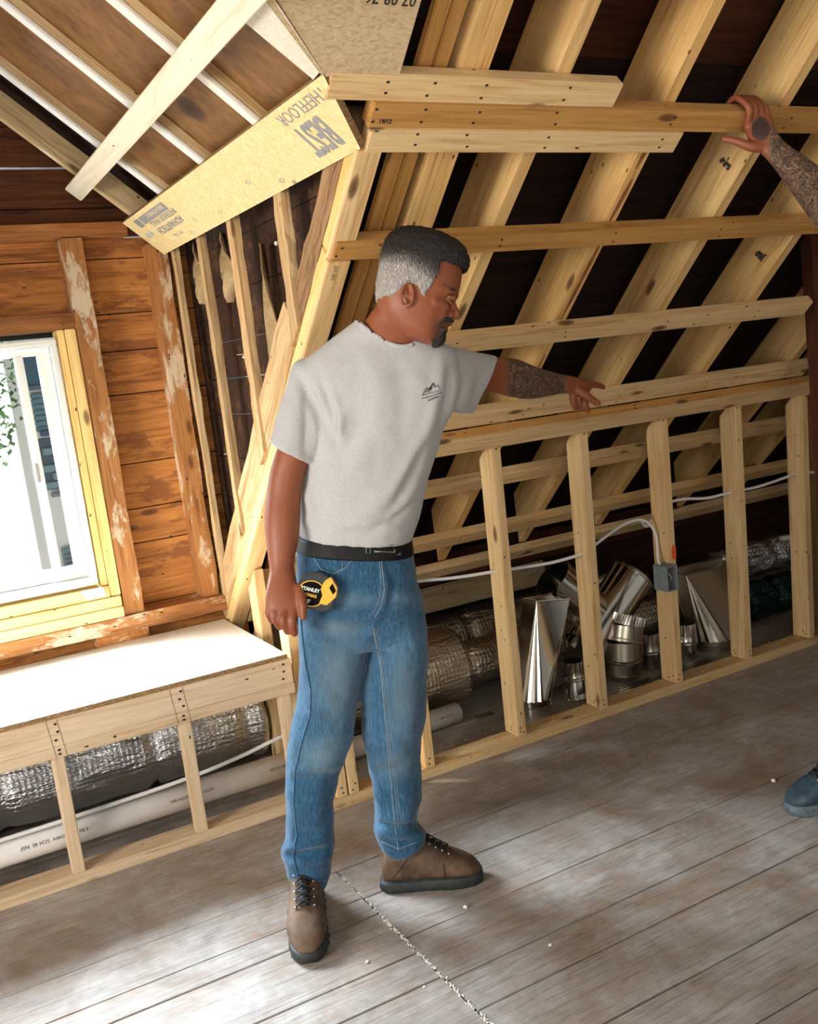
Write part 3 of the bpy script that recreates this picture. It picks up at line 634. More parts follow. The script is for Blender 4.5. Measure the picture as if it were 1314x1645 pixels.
# ------------------------------------------------------------------ knee wall
bbox('knee_wall_bottom_plate', M_pine, 1.078, 3.95, 2.853, 2.941, 0.0, 0.040, label='long pine bottom plate of the knee wall on the floorboards', cat='board')
tp = lumber('knee_wall_top_plate', M_pine, SP(1.115, 0.062, 0.0), SP(3.9, 0.062, 0.0), -UPS, 0.089, NIN, -0.0375, label='sloping pine top plate of the knee wall, amber along its upper edge', cat='board')
tp.data.materials.append(M_pine_o)
for p in tp.data.polygons:
    nw = tp.matrix_basis.to_3x3() @ p.normal
    if nw.dot(UPS) > 0.9: p.material_index = 1
ks = [(1.118, 'doubled knee wall stud at the corner, left member'), (1.162, 'doubled knee wall stud at the corner, right member'), (1.466, 'knee wall stud directly behind the man\'s legs'),
      (1.870, 'knee wall stud left of the fan-creased duct fitting'), (2.267, 'knee wall stud between the duct fittings, cable entering it'), (2.671, 'knee wall stud carrying the grey electrical box'), (3.079, 'knee wall stud right of the box, in front of the tan duct boot'), (3.481, 'knee wall stud left of the picture edge, beside the green duct'), (3.62, 'knee wall stud touching the right picture edge')]
studs = []
for i, (x, lb) in enumerate(ks):
    # top cut on the slope, just below the plate
    c0 = SP(x, 0, -0.038)
    ztop = 1.176
    o = lumber('knee_wall_stud', M_pine, (x, 2.853, 0.0405), (x, 2.853, ztop-0.0), XV, 0.038, YV, 0.089, cutB=NIN, label=lb, cat='stud', group='studs of the knee wall'); studs.append(o)

# nail heads, always in pairs where a board crosses a timber
def nails(o, pts, no, r=0.0033):
    no = Vector(no).normalized(); u, w = perp(no); MI = o.matrix_basis.inverted(); bm = bmesh.new(); bm.from_mesh(o.data)
    mi = len(o.data.materials); o.data.materials.append(M_nail)
    for p in pts:
        p = Vector(p)+no*0.0004; f = bm.faces.new([bm.verts.new(MI @ (p+(u*math.cos(a)*1.35+w*math.sin(a))*r)) for a in [2*math.pi*k/8 for k in range(8)]]); f.material_index = mi
    bm.to_mesh(o.data); bm.free()
M_nail = m_plain('nail_hole_dark', (0.035, 0.018, 0.012), 0.6)
xr = [1.065, 1.18, 1.322, 1.554, 1.93, 2.36, 2.80, 3.26]
for i, o in strap.items():
    s0, w, x0, x1 = PL[i][:4]; pp = []
    for x in xr:
        xx = RX_(x, s0)
        if x0+0.01 < xx < x1-0.01:
            for f in (0.3, 0.72): pp.append(SP(xx+random.uniform(-.008, .008), s0+w*(f+random.uniform(-.06, .06)), 0))
    nails(o, pp, -NIN)
for o, (x, lb) in zip(studs, ks):
    nails(o, [(x+0.019+random.uniform(-.008, .008), 2.853, z) for z in (0.055, 0.075, 1.13, 1.15, random.uniform(0.3, 0.9))], -YV)
    nails(o, [(x, 2.87+random.uniform(0, 0.05), z) for z in (0.058, 0.07, random.uniform(0.2, 0.5), random.uniform(0.5, 0.9))], -XV)
nails(bpy.data.objects['bench_rim'], [(x+random.uniform(-.006, .006), 2.943, z) for x in (0.285, 0.668, 1.02) for z in (0.475, 0.50, 0.525)]+[(0.10, 2.943, 0.49)], -YV, 0.004)
nails(bpy.data.objects['bench_rail'], [(x, 2.943, z) for x in (0.285, 0.668) for z in (0.430, 0.443)]+[(0.45, 2.943, 0.437)], -YV, 0.004)
# ------------------------------------------------------------------ outside, seen through the window
random.seed(11)
M_ground = m_speck('pale_ground', (0.55, 0.56, 0.55), (0.66, 0.67, 0.66), 1.2, 0.9)
M_sid = m_speck('blue_grey_siding', (0.10, 0.21, 0.27), (0.12, 0.24, 0.31), 2, 0.7)
o = poly_prism('ground', M_ground, [(-40, 5, -3.2), (60, 5, -3.2), (60, 70, -3.2), (-40, 70, -3.2)], (0, 0, -0.1), kind='structure')
hs = empty('neighbour_house', (3.5, 12, -3.2), 'white neighbouring house with blue siding and grey blocks seen through the window', 'house')
def hb(name, m, x0, x1, y0, y1, z0, z1): return bbox(name, m, x0, x1, y0, y1, z0, z1, parent=hs, bev=0.01)
M_hw = m_plain('white_house_wall', (0.80, 0.81, 0.82), 0.7)
hb('wall', M_hw, 1.35, 6.5, 12.0, 16.0, -3.2, 3.6)
for k in range(7): hb('siding_board', M_sid, 1.57, 4.2, 11.975, 11.998, 1.12+0.065*k, 1.18+0.065*k)
hb('window_frame', m_plain('slate_trim', (0.09, 0.14, 0.2), 0.5), 1.54, 3.2, 11.95, 11.99, 1.60, 1.66)
hb('dark_window', m_plain('dark_blue_glass', (0.05, 0.13, 0.2), 0.2), 1.55, 3.1, 11.96, 11.99, 1.66, 2.02)
hb('base_trim', m_plain('navy_trim', (0.06, 0.10, 0.19), 0.5), 1.60, 3.4, 11.94, 11.99, 1.06, 1.13)
for r_ in range(6):
    for c_ in range(6):
        x = 1.52+c_*0.24+(0.12 if r_ % 2 else 0)+r_*0.018
        hb('stone_block', m_plain('blue_stone_%d%d' % (r_, c_), (0.20, 0.31, 0.38), 0.7) if c_ == 0 else bpy.data.materials['blue_stone_%d0' % r_], x, x+0.225, 11.96, 11.99, 0.44+0.1*r_, 0.525+0.1*r_)
hb('stone_backing', m_plain('dark_mortar', (0.08, 0.12, 0.16), 0.8), 1.54, 3.0, 11.985, 11.998, 0.43, 1.04)
hb('ledge', m_plain('grey_ledge', (0.25, 0.27, 0.32), 0.6), 1.60, 3.0, 11.93, 11.99, 0.34, 0.39)
hb('vent_frame', M_sid, 1.60, 1.80, 11.95, 11.99, -0.62, -0.28)
for k in range(5): hb('vent_slat', m_plain('vent_slat_dark_%d' % k, (0.02, 0.05, 0.08), 0.6), 1.62, 1.79, 11.935, 11.95, -0.59+k*0.055, -0.565+k*0.055)
def tree(loc, h, r, lb):
    e = empty('tree', loc, lb, 'tree')
    tube('trunk', M_old, [loc, (loc[0], loc[1], loc[2]+h*0.6)], [0.18, 0.10], 10, parent=e)
    bm = bmesh.new(); L0 = Vector((loc[0], loc[1], loc[2]+h*0.62))
    for k in range(9000):
        d = Vector((random.gauss(0, 1), random.gauss(0, 1), random.gauss(0, 1))).normalized()*r*random.uniform(0.45, 1.0)
        d.z *= 1.15; p = L0+d; s = random.uniform(0.025, 0.06)
        a = Vector((random.uniform(-1, 1), random.uniform(-1, 1), random.uniform(-1, 1))).normalized(); b = perp(a)[0]
        bm.faces.new([bm.verts.new(p+q-Vector(loc)) for q in (a*s, b*s*0.6, -a*s, -b*s*0.6)])
    me = bpy.data.meshes.new('foliage'); bm.to_mesh(me); bm.free()
    o = link('foliage', me, m_speck('leaf_green', (0.08, 0.24, 0.10), (0.24, 0.44, 0.18), 1.5, 0.7)); o.location = loc
    o.parent = e; o.matrix_parent_inverse = e.matrix_basis.inverted()
tree((0.05, 10.5, -3.2), 8.2, 1.30, 'bright green tree seen through the left part of the window')
tree((-3.4, 13.5, -3.2), 8.0, 1.9, 'second green tree further left behind the window')

# ------------------------------------------------------------------ under the bench: insulated duct, waste pipe, cable
def foil_duct(name, x0, x1, y, z, r, m, lb, seams=(), seg=48, wob=0.006):
    c = Vector((x0, y, z)); bm = bmesh.new(); n = int((x1-x0)/0.02); rings = []
    for i in range(n+1):
        x = x0+(x1-x0)*i/n; ring = []
        sag = sum(-0.018*math.exp(-((x-s)/0.018)**2) for s in seams)
        for k in range(seg):
            a = 2*math.pi*k/seg; nz = mnoise.noise(Vector((x*9, math.cos(a)*2.2, math.sin(a)*2.2)))*wob + mnoise.noise(Vector((x*30, math.cos(a)*7, math.sin(a)*7)))*wob*0.45
            rr = r+nz+sag; ring.append(bm.verts.new(Vector((x, y+rr*math.cos(a), z+rr*math.sin(a)))-c))
        rings.append(ring)
    for i in range(n):
        for k in range(seg): bm.faces.new((rings[i][k], rings[i][(k+1) % seg], rings[i+1][(k+1) % seg], rings[i+1][k]))
    bm.faces.new(rings[0][::-1]); bm.faces.new(rings[-1])
    o = link(name, bm_me(bm, name, True), m); o.location = c
    return tag(o, lb, 'duct')
foil_duct('insulated_duct', -1.0, 1.055, 3.46, 0.205, 0.165, M_foil, 'long silver bubble-foil duct lying under the window bench', (0.12, 0.63, 0.98))
def pvc(name, p0, p1, r, lb, txt=None, parent_end=None):
    p0, p1 = Vector(p0), Vector(p1)
    o = tube(name, M_pvc, [p0, p1], r, 32, label=lb, cat='pipe', cap=True)
    ax = (p1-p0).normalized()
    if txt:
        cdir = (CO-(p0+p1)/2); cdir = (cdir-ax*cdir.dot(ax)).normalized()
        y = ax.cross(cdir)
        for t, f, s, up in txt:
            q = p0.lerp(p1, f)+cdir*(r+0.0006)+cdir.cross(ax)*(-0.25*r*0)
            lettering(t, s, q, -ax, (cdir).cross(-ax), M_ink if t[0] != 'P' or len(t) > 4 else m_plain('red_brown_ink', (0.35, 0.08, 0.05), 0.6), parent=o, off=0.0, name='printed_lettering')
    return o
pvc('waste_pipe', (-1.0, 3.062, 0.125), (1.24, 3.062, 0.127), 0.043, 'long white plastic waste pipe in front of the silver duct under the bench',
    [('- 4 IN  PVC DWV  SCH 40  NSF', 0.60, 0.016, 1), ('ASTM D2665  ASTM F891', 0.78, 0.014, 1), ('PIPE', 0.945, 0.026, 1), ('MADE IN USA', 0.905, 0.013, 1)])
tube('white_cable', M_cable, smooth_path([(-0.9, 3.03, 0.180), (0.05, 3.03, 0.182), (0.40, 3.035, 0.186), (0.68, 3.05, 0.190), (0.86, 3.06, 0.205), (1.02, 3.06, 0.232), (1.25, 3.1, 0.24)]), 0.007, 10, label='thin white cable lying on top of the pipe under the bench', cat='cable')

# ------------------------------------------------------------------ behind the knee wall
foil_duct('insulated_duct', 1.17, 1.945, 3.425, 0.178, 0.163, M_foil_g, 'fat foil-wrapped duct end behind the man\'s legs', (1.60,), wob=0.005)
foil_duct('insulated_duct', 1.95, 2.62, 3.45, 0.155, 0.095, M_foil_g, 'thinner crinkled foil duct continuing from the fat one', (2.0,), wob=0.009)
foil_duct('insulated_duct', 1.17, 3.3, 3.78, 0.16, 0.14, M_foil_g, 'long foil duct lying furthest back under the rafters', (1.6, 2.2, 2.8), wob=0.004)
bbox('eave_plank', M_rough, 1.17, 3.2, 3.66, 3.90, 0.305, 0.330, label='tan plank lying along the eave above the far foil duct', cat='board') if False else lumber('eave_plank', wood('dusty_plank', (0.36, 0.26, 0.15), (0.28, 0.2, 0.11), (0.16, 0.11, 0.06), vary=0), (1.17, 3.72, 0.335), (2.70, 3.72, 0.335), (0, 0.35, 1), 0.115, (0, 1, -0.35), 0.02, label='dusty tan plank lying along the eave above the far foil duct', cat='board')
for z, lb in ((0.53, 'upper dark beam at the eave below the lowest batten'), (0.44, 'lower dark beam at the eave')):
    bbox('eave_beam', M_red, 1.17, 3.95, 3.80, 3.86, z, z+0.05, label=lb, cat='beam', wav=0.003)
pvc('waste_pipe', (1.20, 3.20, 0.043), (1.835, 3.238, 0.043), 0.0405, 'short white pipe end lying on the floor in front of the fat foil duct', [('4  PVC DWV', 0.93, 0.012, 1)])
bbox('metal_clip', M_galv, 1.91, 1.99, 3.19, 3.235, 0.001, 0.004, label='small bent grey metal clip on the floor by the fat foil duct', cat='metal clip', bev=0.0005)

def rect_round(name, top, cen, r, colh, m, lb, seg=32, tilt=(0, 0, 1), hem=True):
    """square-to-round duct boot: four corners -> round collar, with the fan creases"""
    e = empty(name, cen, lb, 'duct boot'); up = Vector(tilt).normalized(); u, w = perp(up); cen = Vector(cen)
    u = (XV-up*XV.dot(up)).normalized(); w = up.cross(u)
    circ = [cen+up*colh+(u*math.cos(2*math.pi*k/seg)+w*math.sin(2*math.pi*k/seg))*r*(1.045 if k % 2 else 0.985) for k in range(seg)]
    top = [Vector(p) for p in top]        # ordered counter-clockwise from +u +w
    bm = bmesh.new(); cv = [bm.verts.new(p-cen) for p in circ]; tv = [bm.verts.new(p-cen) for p in top]
    q = seg//4
    for c in range(4):
        s = c*q
        for k in range(q): bm.faces.new((tv[c], cv[(s+k) % seg], cv[(s+k+1) % seg]))
        bm.faces.new((tv[c], cv[(s+q) % seg], tv[(c+1) % 4]))
    o = link('body', bm_me(bm, 'body'), m, e); o.matrix_basis = Matrix.Translation(cen)
    md = o.modifiers.new('t', 'SOLIDIFY'); md.thickness = 0.0012
    tube('round_collar', m, [cen, cen+up*colh*0.45, cen+up*colh*0.5, cen+up*colh*0.55, cen+up*(colh+0.002)], [r*1.02, r*1.02, r*1.08, r*1.02, r], 40, parent=e, cap=False, solid=0.001)
    if hem:
        bm = bmesh.new()
        for k in range(4): tube_bm(bm, [top[k]-cen, top[(k+1) % 4]-cen], 0.0035, 6)
        o = link('rim', bm_me(bm, 'rim'), m, e); o.matrix_basis = Matrix.Translation(cen)
    return e
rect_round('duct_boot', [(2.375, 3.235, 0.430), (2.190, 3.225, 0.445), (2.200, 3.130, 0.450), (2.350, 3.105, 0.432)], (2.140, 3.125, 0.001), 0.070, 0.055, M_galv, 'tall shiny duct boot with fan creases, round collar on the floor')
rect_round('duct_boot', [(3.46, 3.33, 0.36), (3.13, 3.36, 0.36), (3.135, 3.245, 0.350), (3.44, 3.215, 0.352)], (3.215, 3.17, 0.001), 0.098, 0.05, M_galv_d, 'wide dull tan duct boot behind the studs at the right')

def crimp(name, p, ax, r, h, m, e, n=40):
    ax = Vector(ax).normalized(); u, w = perp(ax); p = Vector(p); bm = bmesh.new(); A, B = [], []
    for k in range(n*2):
        a = math.pi*k/n; rr = r*(1.0 if k % 2 else 0.93)
        A.append(bm.verts.new((u*math.cos(a)+w*math.sin(a))*r*0.985)); B.append(bm.verts.new((u*math.cos(a)+w*math.sin(a))*rr+ax*h))
    for k in range(n*2): bm.faces.new((A[k], A[(k+1) % (2*n)], B[(k+1) % (2*n)], B[k]))
    o = link(name, bm_me(bm, name), m, e); o.matrix_basis = Matrix.Translation(p); md = o.modifiers.new('t', 'SOLIDIFY'); md.thickness = 0.001
    return o
# Y fitting
wy = empty('duct_wye', (2.60, 3.33, 0.1), 'large polished metal Y-shaped duct fitting behind the second stud', 'duct fitting')
tube('main_pipe', M_galv, [(2.815, 3.25, 0.405), (2.79, 3.25, 0.386), (2.500, 3.23, 0.160)], [0.100, 0.099, 0.098], 48, parent=wy, cap=False, solid=0.0012)
tube('branch_pipe', M_galv, [(2.405, 3.29, 0.485), (2.63, 3.25, 0.245)], [0.094, 0.092], 48, parent=wy, cap=False, solid=0.0012)
tube('end_bead', M_galv_d, [(2.822, 3.25, 0.411), (2.812, 3.25, 0.403)], [0.103, 0.103], 40, parent=wy, cap=False, solid=0.004)
# adjustable elbow
el = empty('duct_elbow', (2.645, 3.14, 0.001), 'segmented metal elbow with crimped open end standing between two studs', 'duct elbow')
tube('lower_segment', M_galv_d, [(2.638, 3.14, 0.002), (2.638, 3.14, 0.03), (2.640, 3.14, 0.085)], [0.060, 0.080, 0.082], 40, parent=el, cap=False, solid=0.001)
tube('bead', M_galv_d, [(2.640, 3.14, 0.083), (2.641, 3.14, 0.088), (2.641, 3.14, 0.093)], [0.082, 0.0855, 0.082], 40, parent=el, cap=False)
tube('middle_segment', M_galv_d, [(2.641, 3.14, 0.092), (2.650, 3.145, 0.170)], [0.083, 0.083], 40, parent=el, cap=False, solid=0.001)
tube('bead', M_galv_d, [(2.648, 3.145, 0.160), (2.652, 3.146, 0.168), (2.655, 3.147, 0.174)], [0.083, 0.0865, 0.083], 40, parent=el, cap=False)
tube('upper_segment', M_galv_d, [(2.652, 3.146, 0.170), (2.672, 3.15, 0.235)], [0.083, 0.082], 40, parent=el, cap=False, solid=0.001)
crimp('crimped_end', (2.672, 3.15, 0.235), (0.42, 0.05, 1), 0.082, 0.045, M_galv, el)
# straight collars
def collar(loc, r, h, fl, m, lb, name='duct_collar'):
    e = empty(name, loc, lb, 'duct collar'); L0 = Vector(loc)
    if fl: tube('flange', m, [L0, L0+ZV*0.004], [fl, fl], 40, parent=e)
    tube('sleeve', m, [L0+ZV*0.003, L0+ZV*h*0.4, L0+ZV*h*0.44, L0+ZV*h*0.48, L0+ZV*h*0.52, L0+ZV*h*0.56, L0+ZV*h*0.74], [r*1.3 if fl else r, r*1.02, r*1.09, r, r*1.07, r, r], 40, parent=e, cap=False, solid=0.001)
    crimp('crimped_end', L0+ZV*h*0.74, (0, 0, 1), r, h*0.26, m, e, 28); return e
collar((2.385, 3.165, 0.001), 0.042, 0.14, 0.105, M_galv, 'flanged metal collar with crimped top beside the shiny boot')
collar((2.815, 3.16, 0.001), 0.045, 0.165, 0, M_galv_d, 'slim crimped metal collar standing right of the elbow')
collar((3.015, 3.15, 0.001), 0.052, 0.165, 0, M_galv, 'metal collar partly hidden behind the stud with the electrical box')
# thin strips lying on the floor by the plate
for i in range(5):
    lumber('metal_strip', M_galv_d, (2.44+0.02*i, 2.965+i*0.018, 0.001+0.002*i), (2.98+0.03*i, 2.972+i*0.019, 0.001+0.002*i), YV, 0.012, ZV, 0.0018, bev=0, label='thin metal strip lying in the small heap behind the knee wall plate', cat='metal strip', group='metal strips behind the knee wall')
# distant pipes
tube('metal_pipe', M_galv_d, [(2.85, 3.62, 0.30), (3.16, 3.60, 0.315)], 0.05, 24, label='dark metal pipe lying behind the Y fitting', cat='pipe')
foil_duct('insulated_duct', 2.9, 3.30, 3.46, 0.13, 0.09, M_foil_g, 'short foil duct piece behind the grey box stud', (), wob=0.006)
foil_duct('flexible_duct', 3.45, 3.98, 3.36, 0.300, 0.085, M_foil, 'shiny crinkled silver duct at the right edge', (3.6, 3.8), wob=0.014)
foil_duct('flexible_duct', 3.45, 3.98, 3.32, 0.10, 0.095, M_foil_green, 'dark green plastic-wrapped duct below the shiny one at the right edge', (3.55, 3.75), wob=0.014)
tube('white_pipe', M_pvc, [(3.84, 3.30, 0.385), (3.98, 3.30, 0.375)], 0.014, 12, label='short thin white pipe above the silver duct at the right edge', cat='pipe')

# ------------------------------------------------------------------ electrical box and cable
bx = empty('electrical_box', (2.645, 2.850, 0.50), 'grey plastic electrical box nailed to a stud', 'electrical box')
M_boxg = m_speck('grey_blue_plastic', (0.20, 0.24, 0.26), (0.25, 0.29, 0.31), 20, 0.5)
def bp(name, m, x0, x1, y0, y1, z0, z1): return bbox(name, m, x0, x1, y0, y1, z0, z1, 'z', parent=bx, bev=0.0015)
bp('side_wall', M_boxg, 2.611, 2.615, 2.805, 2.885, 0.452, 0.555); bp('side_wall', M_boxg, 2.664, 2.668, 2.805, 2.885, 0.452, 0.555)
bp('back_wall', M_boxg, 2.615, 2.664, 2.880, 2.885, 0.452, 0.555)
bbox('bottom_wall', M_boxg, 2.6155, 2.6635, 2.805, 2.8795, 0.452, 0.457, parent=bx, bev=0.001); bbox('top_wall', M_boxg, 2.6155, 2.6635, 2.805, 2.8795, 0.550, 0.555, parent=bx, bev=0.001)
bbox('inside', M_black, 2.6155, 2.6635, 2.868, 2.872, 0.4575, 0.5495, parent=bx, bev=0)
tube('copper_wire', M_cable, smooth_path([(2.632, 2.865, 0.535), (2.640, 2.83, 0.52), (2.650, 2.825, 0.50), (2.655, 2.845, 0.485)], 5), 0.0018, 8, parent=bx)
lettering('20 CU', 0.008, (2.6108, 2.870, 0.515), (0, -1, 0), ZV, M_ink, parent=bx, off=0.0, name='printed_lettering')
poly_prism('orange_paint_mark', m_plain('orange_spray', (0.9, 0.12, 0.03), 0.6), [(2.686, 2.8522, 0.566), (2.7085, 2.8522, 0.572), (2.7085, 2.8522, 0.618), (2.694, 2.8522, 0.625), (2.684, 2.8522, 0.606)], (0, -0.0006, 0), parent=studs[5])
cb = smooth_path([(1.10, 2.915, 0.735), (1.50, 2.905, 0.712), (1.70, 2.90, 0.690), (1.885, 2.90, 0.677), (2.02, 2.90, 0.666), (2.15, 2.90, 0.660), (2.285, 2.90, 0.668), (2.36, 2.90, 0.698), (2.48, 2.905, 0.738), (2.57, 2.91, 0.745), (2.625, 2.91, 0.722), (2.652, 2.905, 0.68), (2.655, 2.90, 0.63), (2.640, 2.885, 0.575), (2.635, 2.87, 0.552)], 8)
tube('white_cable', M_cable, cb, 0.0062, 10, label='white electrical cable running through the studs down to the grey box', cat='cable')
cb = smooth_path([(2.62, 2.955, 0.735), (2.66, 2.953, 0.70), (2.715, 2.94, 0.770), (2.80, 2.905, 0.790), (2.95, 2.90, 0.772), (3.10, 2.90, 0.775), (3.25, 2.90, 0.772), (3.50, 2.90, 0.790), (3.64, 2.90, 0.778), (3.95, 2.90, 0.78)], 8)
tube('white_cable', M_cable, cb, 0.0062, 10, label='white electrical cable running from the box stud to the right picture edge', cat='cable')
# old post at the right end
bbox('old_post', M_old, 3.225, 3.315, 2.60, 2.69, 0.0, 1.74, 'z', label='dark old orange-brown post at the right end of the slope', cat='post', wav=0.002) if False else None
lumber('old_post', M_red, (3.52, 2.75, 0.0), (3.205, 2.56, 1.80), XV, 0.09, YV, 0.05, cutB=NIN, label='dark old leaning post at the right picture edge', cat='post', wav=0.002)
lamp = empty('work_light', (3.31, 2.52, 1.715), 'round white fitting on the old post at the right picture edge', 'light')
tube('lamp_cap', M_vinyl, [(3.305, 2.555, 1.715), (3.305, 2.55, 1.715), (3.30, 2.53, 1.71), (3.295, 2.51, 1.70)], [0.016, 0.032, 0.034, 0.02], 24, parent=lamp)

# small debris on the floor
def crumb(x, y, s, lb, m):
    bm = bmesh.new(); bmesh.ops.create_icosphere(bm, subdivisions=1, radius=s)
    for vtx in bm.verts: vtx.co = Vector((vtx.co.x*random.uniform(0.7, 1.4), vtx.co.y*random.uniform(0.7, 1.3), vtx.co.z*random.uniform(0.5, 0.9)))
    o = link('wood_chip', bm_me(bm, 'wood_chip'), m); o.location = (x, y, s*0.5); tag(o, lb, 'wood chip')
for px, py, s, lb in ((748, 1459, 0.009, 'largest wood crumb on the floor, in front of the boot pointing right'), (884, 1519, 0.006, 'wood crumb on the floor lower right of the man'), (1243, 1256, 0.011, 'pale wood crumb caught in the floor gap above the dark shoe'), (590, 1546, 0.006, 'wood crumb beside the front boot shadow'), (682, 1586, 0.005, 'wood crumb near the floor seam')):
    p = at_z(px, py, 0); crumb(p.x, p.y, s*0.8, lb, M_sun)
bm = bmesh.new()
for k in range(420):
    y = random.uniform(1.45, 2.45); s = random.uniform(0.0008, 0.003)
    r = bmesh.ops.create_icosphere(bm, subdivisions=1, radius=s); bmesh.ops.translate(bm, vec=(0.9385+random.gauss(0, 0.003), y, s*0.4), verts=r['verts'])
o = link('seam_debris', bm_me(bm, 'seam_debris'), M_sun); tag(o, 'line of sawdust and crumbs filling the cross joint of the floor', 'sawdust', kind='stuff')
bm = bmesh.new()
for k in range(260):
    x = random.uniform(1.15, 3.9); y = random.uniform(2.945, 3.12) if random.random() < .75 else random.uniform(2.86, 2.94); s = random.uniform(0.001, 0.004); z = 0.041 if y < 2.942 else 0
    r = bmesh.ops.create_icosphere(bm, subdivisions=1, radius=s); bmesh.ops.translate(bm, vec=(x, y, z+s*0.4), verts=r['verts'])
o = link('sawdust', bm_me(bm, 'sawdust'), M_rough); tag(o, 'sawdust and small chips strewn along the knee wall plate', 'sawdust', kind='stuff')
# ------------------------------------------------------------------ people
random.seed(3)
def dg(): return bpy.context.evaluated_depsgraph_get()
WD = Vector((CF.x, CF.y, 0)).normalized()        # horizontal, away from the viewer
def loft_bm(bm, rings, cap=True):
    vs = [[bm.verts.new(p) for p in r] for r in rings]; n = len(vs[0])
    for i in range(len(vs)-1):
        for k in range(n): bm.faces.new((vs[i][k], vs[i][(k+1) % n], vs[i+1][(k+1) % n], vs[i+1][k]))
    if cap: bm.faces.new(vs[0][::-1]); bm.faces.new(vs[-1])
def cubic(rows, n):
    """smooth interpolation of parameter rows"""
    R = [np.array(r, float) for r in rows]; R = [2*R[0]-R[1]]+R+[2*R[-1]-R[-2]]; out = []
    for i in range(1, len(R)-2):
        for k in range(n):
            t = k/n; a, b, c, d = R[i-1], R[i], R[i+1], R[i+2]
            out.append(0.5*((2*b)+(c-a)*t+(2*a-5*b+4*c-d)*t*t+(3*b-a-3*c+d)*t**3))
    out.append(R[-2]); return out
def sec_ring(row, seg=32, sq=2.0, grow=0.0, wd=None):
    """one section from its two outline points: (lx, ly, rx, ry, depth, half thickness)"""
    lx, ly, rx, ry, D, h = row[:6]
    A, B = at_d(lx, ly, D), at_d(rx, ry, D); c = (A+B)/2; u = (B-A)/2; L = u.length; u = u/L; L += grow; h = h+grow
    w = (wd or WD); w = (w-u*w.dot(u)).normalized(); out = []
    for k in range(seg):
        a = 2*math.pi*k/seg; ca, sa = math.cos(a), math.sin(a)
        out.append(c + u*(L*math.copysign(abs(ca)**(2/sq), ca)) + w*(h*math.copysign(abs(sa)**(2/sq), sa)))
    return out
def loft_sec(bm, rows, n=5, seg=32, sq=2.0, grow=0.0, wd=None):
    loft_bm(bm, [sec_ring(r, seg, sq, grow, wd) for r in cubic(rows, n)])
def chain(bm, pts, rads, seg=14, n=5, dome=True):
    """smooth tapering chain of round sections with rounded ends"""
    rows = cubic([list(p)+[r] for p, r in zip(pts, rads)], n)
    P = [Vector(r[:3]) for r in rows]; R = [max(r[3], 0.001) for r in rows]
    if dome:
        d = (P[-1]-P[-2]).normalized(); r = R[-1]
        for f in (0.35, 0.65, 0.88, 0.98): P.append(P[-1-0] if False else Vector(rows[-1][:3])+d*r*f); R.append(r*math.sqrt(max(0.0, 1-f*f)))
        d = (P[0]-P[1]).normalized(); r = R[0]
        for f in (0.35, 0.65, 0.88): P.insert(0, Vector(rows[0][:3])+d*r*f); R.insert(0, r*math.sqrt(1-f*f))
    tube_bm(bm, P, R, seg)
def ball(bm, c, r, sc=(1, 1, 1)):
    q = bmesh.ops.create_icosphere(bm, subdivisions=3, radius=r)
    for v in q['verts']: v.co = Vector((v.co.x*sc[0], v.co.y*sc[1], v.co.z*sc[2]))+Vector(c)
def remesh(bm, name, vox, smooth=6, fac=0.5):
    bmesh.ops.recalc_face_normals(bm, faces=bm.faces)
    me = bpy.data.meshes.new(name); bm.to_mesh(me); bm.free()
    o = bpy.data.objects.new(name, me); COL.objects.link(o)
    md = o.modifiers.new('r', 'REMESH'); md.mode = 'VOXEL'; md.voxel_size = vox; md.adaptivity = 0
    if smooth: ms = o.modifiers.new('s', 'SMOOTH'); ms.iterations = smooth; ms.factor = fac
    m2 = bpy.data.meshes.new_from_object(o.evaluated_get(dg())); bpy.data.objects.remove(o); bpy.data.meshes.remove(me)
    m2.name = name
    for p in m2.polygons: p.use_smooth = True
    return m2
def co_no(me):
    n = len(me.vertices); c = np.empty(n*3); me.vertices.foreach_get('co', c)
    q = np.empty(n*3); me.vertices.foreach_get('normal', q); return c.reshape(-1, 3), q.reshape(-1, 3)
CRn, CDn, CFn, COn = (np.array(v) for v in (CR, CD, CF, CO))
def to_px(c):
    q = c-COn; z = q@CFn; return np.stack([CXP+FPX*(q@CRn)/z, CYP+FPX*(q@CDn)/z, z], 1)
def seg_dist(P, a, b):
    a, b = np.array(a, float), np.array(b, float); d = b-a; t = np.clip(((P-a)@d)/max(d@d, 1e-9), 0, 1)
    return np.linalg.norm(P-(a+t[:, None]*d), axis=1), t
def folds(me, lines, noise_amp=0.0, noise_s=20.0, both=False):
    """press soft folds into cloth; each fold is a polyline over the front of the garment"""
    c, q = co_no(me); px = to_px(c); front = ((COn-c)*q).sum(1) > 0 if not both else np.ones(len(c), bool)
    disp = np.zeros(len(c))
    for pts, wd, amp in lines:
        dmin = np.full(len(c), 1e9); tt = np.zeros(len(c)); n = len(pts)-1
        for i in range(n):
            d, t = seg_dist(px[:, :2], pts[i], pts[i+1]); m = d < dmin; dmin[m] = d[m]; tt[m] = (i+t[m])/n
        e = np.exp(-(dmin/(wd*1.45))**2)*np.sin(np.clip(tt, 0.02, 0.98)*math.pi)**0.6
        disp += np.where(front, e*amp*1.35, 0)
    if noise_amp:
        nz = np.array([mnoise.noise(Vector(p)*noise_s)+0.5*mnoise.noise(Vector(p)*noise_s*2.3) for p in c]); disp += nz*noise_amp
    c = c+q*disp[:, None]; me.vertices.foreach_set('co', c.ravel()); me.update()
def bvh(me):
    bm = bmesh.new(); bm.from_mesh(me); t = BVHTree.FromBMesh(bm); bm.free(); return t
